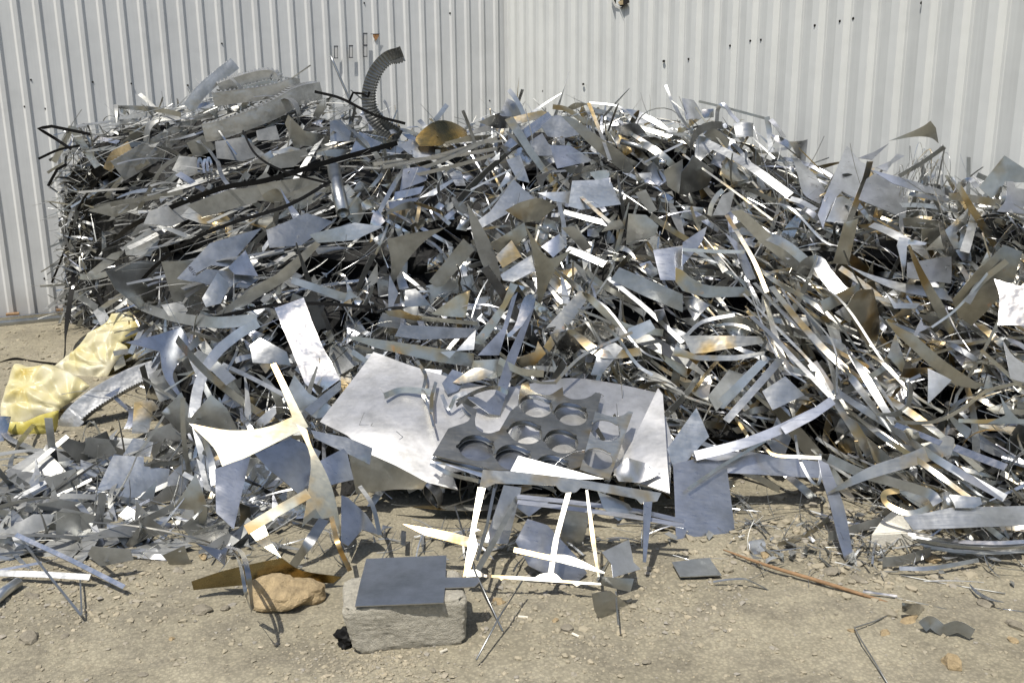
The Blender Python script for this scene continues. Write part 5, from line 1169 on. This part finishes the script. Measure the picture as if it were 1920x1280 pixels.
B('F','l','z',31,12,"long bent wire-like strip right of the white-blue star",[(1390,695),(1520,600),(1640,470),(1720,370)])
# pen marks on the pale sheet, the ring mark and the printed numbers
def text_on(o, s, u, v, size, ang, mat='ink'):
    cu = bpy.data.curves.new("pen_mark", 'FONT'); cu.body = s; cu.size = size; cu.extrude = .0003; cu.materials.append(MT[mat])
    x = bpy.data.objects.new("pen_mark", cu); C.objects.link(x)
    d = ray(u, v); me = o.data; best = None
    for p in me.polygons:
        if p.normal.dot(d) < 0:
            c = p.center + o.location; q = (c - CAM); e_ = (q - d * q.dot(d)).length
            if best is None or e_ < best[0]: best = (e_, c, p.normal.copy())
    n = best[2]; P = CAM + d * ((best[1] - CAM).dot(n) / d.dot(n)) + n * .0012
    X, Y = frame_of(n); M = Matrix((X * math.cos(ang) + Y * math.sin(ang), Y * math.cos(ang) - X * math.sin(ang), n)).transposed().to_4x4()
    dg = bpy.context.evaluated_depsgraph_get(); mw = Matrix.Translation(P) @ M
    mesh = bpy.data.meshes.new_from_object(x.evaluated_get(dg)); bpy.data.objects.remove(x)
    mesh.transform(mw); mesh.transform(Matrix.Translation(-o.location)); y = bpy.data.objects.new("pen_mark", mesh); C.objects.link(y); y.parent = o
text_on(D1, "4810", 351, 501, .030, -1.1)

for i in range(16):
    x=dj.uniform(870,1180); y=dj.uniform(420,640); x2=x+dj.uniform(-40,130); 
    tube('Y',('z','s','q','z')[i%4],15,2.2,("thin" if i%2 else "fine")+" wire of the springy bundle beneath the taupe sail sheet",[(x-120,y+260),(x-40,y+60,dj.uniform(-4,6)),(x2,y-dj.uniform(60,150),dj.uniform(-4,6)),(x2+dj.uniform(10,60),y-dj.uniform(0,100)),(x2+dj.uniform(0,60),y+dj.uniform(100,220))],group="springy wires beneath the sail")

for i,(m_,c_,w_,pts,l) in enumerate((('z','g',30,[(60,830),(180,905),(300,930)],"grey strip hooked over the silvery sheet's upper left edge"),('s','h',18,[(420,880),(470,960),(455,1060),(480,1110)],"stained strip dangling over the silvery sheet's middle"),
    ('z','g',14,[(990,950),(1090,1000),(1200,1005)],"thin grey strip lying at the punched plates' top"),('z','l',12,[(470,1090),(495,1170),(515,1250)],"thin straight wire-like strip stuck into the silvery sheet"),
    ('q','d',26,[(640,1130),(740,1060),(850,1030),(930,1060)],"dark shiny strip curving before the blue bracket's foot"),('z','k',22,[(560,1070),(600,1150),(640,1080),(700,1060)],"bluish bent strip left of the blue bracket's foot"),
    ('s','g',40,[(880,880),(1000,940),(1130,955)],"stained grey band across the silvery sheet's top edge"))):
    B('E',c_,m_,30+i,w_,l,pts)
S('E','g','z',26,"grey plate overlapping the silvery sheet's top left edge",[(80,790),(240,830),(200,905),(60,880)])
S('E','h','s',27,"stained plate overlapping the silvery sheet's top edge, mid way",[(740,880),(900,870),(960,940),(840,985),(720,950)],bend=.2)
S('E','d','z',26,"dark plate behind the blue bracket's foot",[(640,1100),(720,1060),(800,1130),(760,1170)],bend=.2)

dk=random.Random(21)
NM=("first","second","third","fourth","fifth")
for gi,(x0,y0,x1,y1,sg,wh) in enumerate(((1480,560,1760,820,60,"the long brown plank"),(1560,700,1900,900,60,"the blue-grey spike sheet"),(1030,540,1250,700,60,"the dark mirror-like sheet"),(1360,420,1620,560,70,"the long sloping plank"))):
    for i in range(5):
        f=dk.uniform(.35,1.0); s_=dk.uniform(0,1-f); a=dk.uniform(-sg,sg); b2=dk.uniform(-sg,sg)*.7; dx,dy=x1-x0,y1-y0; ax_,ay_=x0+dx*s_,y0+dy*s_+a
        pts=[(ax_,ay_),(ax_+dx*f*.33+b2*.4,ay_+dy*f*.2-b2*.5,dk.uniform(-2,7)),(ax_+dx*f*.68+b2*.5,ay_+dy*f*.7,dk.uniform(-2,6)),(ax_+dx*f,ay_+dy*f+dk.uniform(-40,40))]
        B('.',dk.choice('gghlkd'),dk.choice('zzssstm'),12+dk.uniform(0,6),dk.choice((4,6,9,13,17)),NM[i]+" strip of the loose tangle crossing by "+wh,pts,group="strip tangle by "+wh,wave=.25)
# ------------------------------------------------------------------ the many smaller pieces of the heap
rd = random.Random(11)
CB = [(p, min(q[0] for q in p), max(q[0] for q in p), min(q[1] for q in p), max(q[1] for q in p)) for p in COVER]
def covered(u, v):
    return any(x0 < u < x1 and y0 < v < y1 and inpoly(u, v, p) for p, x0, x1, y0, y1 in CB)
def zone(u, v):
    if u < 480 and v > lerp(MBASE, u): return 'apron'
    if u < 640 and v < 560: return 'layers'
    if u < 1150: return 'mid'
    return 'right'
ZC = {'layers': (('g', 34), ('k', 12), ('h', 30), ('l', 6), ('d', 12), ('w', .7), ('b', 5)), 'apron': (('g', 40), ('k', 14), ('h', 28), ('l', 3), ('d', 14), ('b', 6)),
      'mid': (('g', 24), ('k', 12), ('h', 26), ('l', 12), ('d', 22), ('w', 2), ('b', 8)), 'right': (('g', 18), ('k', 14), ('h', 24), ('l', 12), ('d', 30), ('w', 2), ('b', 8))}
ZM = {'layers': (('m', 70), ('z', 26), ('b', 5), ('s', 3), ('q', 5)), 'apron': (('m', 62), ('z', 26), ('b', 10), ('t', 2)),
      'mid': (('z', 42), ('m', 12), ('b', 16), ('s', 18), ('q', 6), ('t', 6)), 'right': (('z', 40), ('m', 3), ('b', 12), ('s', 30), ('q', 6), ('t', 14), ('r', 2))}
def pick(tab):
    x = rd.uniform(0, sum(w for _, w in tab))
    for k, w in tab:
        x -= w
        if x <= 0: return k
    return tab[-1][0]
def pick_uv(ext=0):
    while True:
        if rd.random() < .17: u, v = rd.uniform(-120, 480), rd.uniform(800, 1060)
        else: u, v = rd.uniform(118, 2120), rd.uniform(150, 1060)
        mt, mb = lerp(MTOP, u), lerp(MBASE, u)
        if u >= 118 and mt - ext < v < mb - 6: return u, v
        if u < 480 and lerp(ATOP, u) < v < lerp(ABASE, u) + rd.uniform(-20, 25): return u, v
MIXN = Vector((0, -.45, .89)).normalized()
def orient(P, z):
    code = pick(ZC[z]); N = refN(P, code, .16)
    if z in ('layers', 'apron') and rd.random() < .72:
        N = Vector((rd.gauss(-.08, .16), rd.gauss(-.34, .16), 1)).normalized()
        if N.dot((CAM - P).normalized()) < .12: N = (N + (CAM - P).normalized() * .25).normalized()
    return N, code
def rnd_sheet(P, N, size, z):
    X, Y = frame_of(N); k = rd.random(); asp = rd.uniform(.22, .85); a0 = rd.uniform(0, 6.28)
    if k < .34: P2 = [(-1, -asp), (1, -asp * rd.uniform(.3, 1)), (rd.uniform(.5, 1), asp), (-rd.uniform(.3, 1), asp * rd.uniform(.4, 1))]
    elif k < .58: P2 = [(-1, -asp), (1, -asp * rd.uniform(.1, .8)), (rd.uniform(-.6, .6), asp)]
    elif k < .82:   # horn: straight sides with one hollow arc
        P2 = [(-1, -asp), (1, -asp)]
        tip = (-.9, asp * 1.6); n = 5
        for i in range(1, n + 1):
            t = i / n; P2.append(((1 - t) ** 2 * 1 + 2 * t * (1 - t) * (-.55) + t * t * tip[0], (1 - t) ** 2 * (-asp) + 2 * t * (1 - t) * (-asp * .5) + t * t * tip[1]))
    elif k < .87:   # skeleton offcut with round bites along one side
        P2 = [(-1, -asp * .6), (1, -asp * .6), (1, asp * .5)]
        for c0 in (.62, 0, -.62):
            P2 += [(c0 + .26 * math.cos(a), asp * .5 - .3 * math.sin(a) * min(1, asp * 2)) for a in (0, .8, 1.57, 2.35, 3.14)]
        P2 += [(-1, asp * .5)]
    elif k < .92: P2 = [(-1, -asp), (1, -asp), (1, -asp * .3), (-.4, -asp * .3 + .02), (-.4, asp * 1.2), (-1, asp * 1.2)]
    else: P2 = [(math.cos(a) * 1, math.sin(a) * asp) for a in [i * math.pi / 5 for i in range(6)]]
    ca, sa = math.cos(a0), math.sin(a0); P2 = [((x * ca - y * sa) * size / 2, (x * sa + y * ca) * size / 2) for x, y in P2]
    if sum(P2[i][0] * P2[(i + 1) % len(P2)][1] - P2[(i + 1) % len(P2)][0] * P2[i][1] for i in range(len(P2))) < 0: P2.reverse()
    rv, T = poly_surface(P2, (), size / 3.2 if size < .15 else size / 5)
    b_ = rd.choice((.03, .08, .2, .45, .8)) * rd.choice((-1, 1)); 
    if z in ('layers', 'apron'): b_ *= .4
    fo = (rd.uniform(0, 6), rd.uniform(0, .4), rd.uniform(.3, 1.2)) if rd.random() < .22 else None
    hs = bend_pts(rv, b_, rd.uniform(0, 3.14), .1, rd.random() * 60, fo)
    V = [P + X * x + Y * y + N * h for (x, y), h in zip(rv, hs)]
    return shell(V, surf_normals(V, T), T, .0016), (asp, k, abs(b_))
def rnd_strip(P, N, L, w, z, zc=None):
    X, Y = frame_of(N); a = rd.uniform(0, math.pi)
    if z in ('layers',): a = rd.gauss(.45, .35)
    elif z == 'apron': a = rd.gauss(.15, .3)
    elif z == 'right' and rd.random() < .75: a = rd.gauss(2.5, .3)
    T_ = X * math.cos(a) + Y * math.sin(a); S_ = N.cross(T_)
    cu = rd.choice((.15, .5, .9, 1.6, 2.8, 4.5)) * rd.choice((-1, 1)); cs = rd.choice((0, 0, .3, .9)) * rd.choice((-1, 1)); tw = rd.choice((0, 0, .6, 1.6)) * rd.choice((-1, 1))
    if z in ('layers', 'apron'): cu *= .35; tw *= .4
    n = 12 if L > .2 else 7; pts = []; ns = []; p = Vector((0, 0, 0)); th = 0; ph = 0
    kink = rd.randrange(2, n - 2) if rd.random() < .25 else -1; ks = rd.uniform(-1.6, 1.6)
    for i in range(n):
        d = T_ * math.cos(th) * math.cos(ph) + N * math.sin(th) + S_ * math.sin(ph) * math.cos(th)
        pts.append(p.copy()); nn = (N * math.cos(th) - T_ * math.sin(th)); s = d.cross(nn)
        ns.append(nn * math.cos(tw * i / n) + s * math.sin(tw * i / n)); p = p + d * (L / (n - 1)); th += cu / n; ph += cs / n
        if i == kink: th += ks
    c = sum(pts, Vector()) / n; pts = [q - c + P for q in pts]
    tp = rd.choice((None, None, lambda t: 1 - .7 * t, lambda t: .35 + 1.3 * math.sin(math.pi * t)))
    return ribbon_mesh(pts, ns, w, .0014 if w > .006 else .0016, tp, 2), (cu, tw, kink)
DIRW = lambda du, dv: ("right of" if du > 0 else "left of") if abs(du) > abs(dv) * 1.15 else ("below" if dv > 0 else "above")
FIN = {'m': "dull grey", 'z': "zinc-grey", 'b': "bluish", 's': "yellow-stained", 'q': "bright shiny", 't': "brown-stained", 'r': "rusty"}
usedlab = {}
def where(u, v):
    b = sorted(LM, key=lambda l: (l[0] - u) ** 2 + (l[1] - v) ** 2)[:2]
    l = b[0]; d = math.hypot(l[0] - u, l[1] - v)
    return DIRW(u - l[0], v - l[1]) + " " + l[2]
def lab_of(shape, mat, u, v):
    return f"{FIN[mat]} {shape} {where(u, v)}"
pend = []
def commit(o, lab, cat, u, v):
    pend.append((o, lab, cat, u, v))
NSH, NST, NWI = 150, 190, 70
for i in range(NSH):
    for _ in range(30):
        u, v = pick_uv() if i >= 40 else (rd.uniform(-30, 480), rd.uniform(850, 1045))
        if i < 40 and not (lerp(ATOP, u) < v < lerp(ABASE, u)): continue
        if not covered(u, v) and -40 < u < 1960: break
    z = zone(u, v); P = surfP(u, v, rd.uniform(-.04, .06)); N, code = orient(P, z)
    size = (rd.uniform(.14, .34) if z == 'layers' else rd.uniform(.11, .27)) if z != 'apron' else rd.uniform(.14, .30); mt = pick(ZM[z])
    if code == 'w': mt = 'q' if rd.random() < .5 else 'z'
    (vs, fs, sm), (asp, k, bb) = rnd_sheet(P, N, size, z)
    o = link('sheet_offcut', vs, fs, MT[mt], None, sm, origin=P)
    sh = ("narrow " if asp < .4 else "broad " if asp > .7 else "") + ("curled " if bb > .25 else "") + ("four-sided sheet" if k < .34 else "triangular sheet" if k < .58 else "horn-shaped sheet" if k < .82 else "scalloped offcut" if k < .87 else "L-shaped sheet" if k < .92 else "half-round sheet")
    commit(o, lab_of(sh, mt, u, v), 'metal sheet', u, v)
for i in range(NST):
    for _ in range(30):
        u, v = pick_uv(14)
        if not covered(u, v) and -40 < u < 1960: break
    z = zone(u, v); P = surfP(u, v, rd.uniform(-.02, .10)); N, code = orient(P, z)
    L = rd.uniform(.3, 1.0) * (1 if z != 'apron' else .6); w = rd.choice((.006, .009, .013, .02, .03, .045)); mt = pick(ZM[z])
    (vs, fs, sm), (cu, tw, kk) = rnd_strip(P, N, L, w, z)
    o = link('metal_strip', vs, fs, MT[mt], None, sm, origin=P)
    sh = ("slender " if w < .012 else "wide " if w > .025 else "") + ("looping " if abs(cu) > 2.5 else "curved " if abs(cu) > .5 else "straight ") + ("bent " if kk >= 0 else "") + ("twisted " if abs(tw) > 1 else "") + ("long strip" if L > .5 else "short strip" if L < .32 else "strip")
    commit(o, lab_of(sh, mt, u, v), 'metal strip', u, v)
for i in range(NWI):
    u, v = pick_uv(25); z = zone(u, v); P = surfP(u, v, rd.uniform(.04, .2)); N = refN(P, 'h', .5)
    X, Y = frame_of(N); r0 = rd.uniform(.05, .22); a = rd.uniform(0, 6.28); sweep = rd.uniform(.8, 4.0); pts = []
    e_ = rd.uniform(.4, 1.2)
    for k in range(16):
        t = a + sweep * k / 15; pts.append(X * math.cos(t) * r0 + Y * math.sin(t) * r0 * e_ + N * (.05 * math.sin(k * .4)))
    c = sum(pts, Vector()) / 16; pts = [P + q - c for q in pts]; mt = rd.choice('zzqsm')
    V, Fc = tube_mesh(pts, rd.uniform(.0009, .0018), 5); o = link('wire', V, Fc, MT[mt], smooth=True, origin=P)
    commit(o, lab_of(("wide " if r0 > .15 else "small ") + ("nearly closed wire loop" if sweep > 3 else "curved wire"), mt, u, v), 'wire', u, v)
# labels: those that nothing tells apart share one label and one group
cnt = {}
for q in pend: cnt.setdefault(q[1], []).append(q)
for lab, qs in cnt.items():
    if len(qs) == 2:
        a, b = qs; w = (("the left one", "the right one") if a[3] < b[3] else ("the right one", "the left one")) if abs(a[3] - b[3]) > abs(a[4] - b[4]) else (("the upper one", "the lower one") if a[4] < b[4] else ("the lower one", "the upper one"))
        for q, x in zip(qs, w): tag(q[0], lab + ", " + x, q[2], q[2] + "s tangled in the heap")
    elif len(qs) > 2:
        qs.sort(key=lambda q: q[3]); nm = ["leftmost", "second from left", "third from left", "fourth from left", "fifth from left", "sixth from left", "seventh from left"]
        for k, q in enumerate(qs): tag(q[0], lab + ", " + (nm[k] if k < len(qs) - 1 and k < 7 else "rightmost"), q[2], q[2] + "s tangled in the heap")
    else: tag(qs[0][0], lab, qs[0][2], qs[0][2] + "s tangled in the heap")
# the uncountable rest
groups = {'m': [], 'z': [], 'b': [], 's': [], 'q': [], 't': []}
keys = list(groups); AV, AF, AM, AT, AS = [], [], [], [], []
def add(res, mt):
    mt = 's' if mt == 'r' else mt
    vs, fs, sm = res; n = len(AV); AV.extend(vs); AF.extend([tuple(i + n for i in f) for f in fs]); AM.extend([keys.index(mt)] * len(fs)); AT.extend([rd.random()] * 0 + [0] * 0); AS.extend(sm)
    t_ = rd.random(); AT.extend([t_] * len(fs))
NB = 7600
for i in range(NB):
    u, v = pick_uv(6); z = zone(u, v); q = rd.random(); mt = pick(ZM[z]); mt = 's' if mt == 'r' else mt
    P = surfP(u, v, (rd.uniform(-.11, .035) if not covered(u, v) else rd.uniform(-.12, -.03)) - .30 * gap(u, v)); N, code = orient(P, z)
    if gap(u, v) > .3 and rd.random() < .6: continue
    if z == 'apron' and rd.random() < .6: continue
    if q < (.22 if z == 'right' else .34): res, _ = rnd_sheet(P, N, rd.uniform(.04, .15) if z != 'apron' else rd.uniform(.16, .34), z)
    elif q < .82: res, _ = rnd_strip(P, N, rd.uniform(.12, .62) if z != 'apron' else rd.uniform(.35, .95), rd.choice((.004, .006, .010, .015, .022, .032)), z)
    else:
        if rd.random() < .5: continue
        res, _ = rnd_strip(P, N, rd.uniform(.2, .8), .0024, z)
    add(res, mt)
# frayed crest and the loose scatter at the foot
for i in range(230):
    u = rd.uniform(120, 2100); P = surfP(u, lerp(MTOP, u) + rd.uniform(-8, 14), 0); P.y += rd.uniform(-.1, .5); N = refN(P, pick(ZC['right']), .4)
    res, _ = rnd_strip(P, N, rd.uniform(.15, .5), rd.choice((.003, .006, .012, .02, .03)), 'mid'); add(res, pick(ZM[zone(u, 300)]) if u < 1900 else 'z')
for i in range(430):
    u = rd.choice((rd.gauss(1640, 170), rd.uniform(380, 1300), rd.uniform(1300, 1900))); b_ = lerp(MBASE, u) if u > 480 else lerp(ABASE, u)
    v = b_ + abs(rd.gauss(0, 34)) if u < 1400 else rd.gauss(1000, 42)
    p = gp(u, v, .012 + rd.random() * .02); N = Vector((rd.gauss(0, .35), rd.gauss(-.1, .35), 1)).normalized()
    if rd.random() < .7: res, _ = rnd_strip(p, N, rd.uniform(.05, .28), rd.choice((.0018, .0025, .004, .008)), 'apron')
    else: res, _ = rnd_sheet(p, N, rd.uniform(.02, .07), 'apron')
    add(res, pick((('m', 5), ('z', 4), ('b', 1))))
for i in range(260):   # left flank of the heap
    u, v = rd.uniform(112, 175), rd.uniform(240, 600); P = surfP(u, v, rd.uniform(-.2, .25)); N = refN(P, pick(ZC['layers']), .6)
    res, _ = rnd_strip(P, N, rd.uniform(.1, .4), rd.choice((.003, .005, .01, .02)), 'mid'); add(res, pick(ZM['layers']))
tag(link("scrap_tangle", AV, AF, None, mats=[MT[k] for k in keys], smooth=AS, fmi=AM, tone=AT), "dense tangle of small shredded metal slivers and offcuts filling the heap", "metal scrap", kind='stuff')
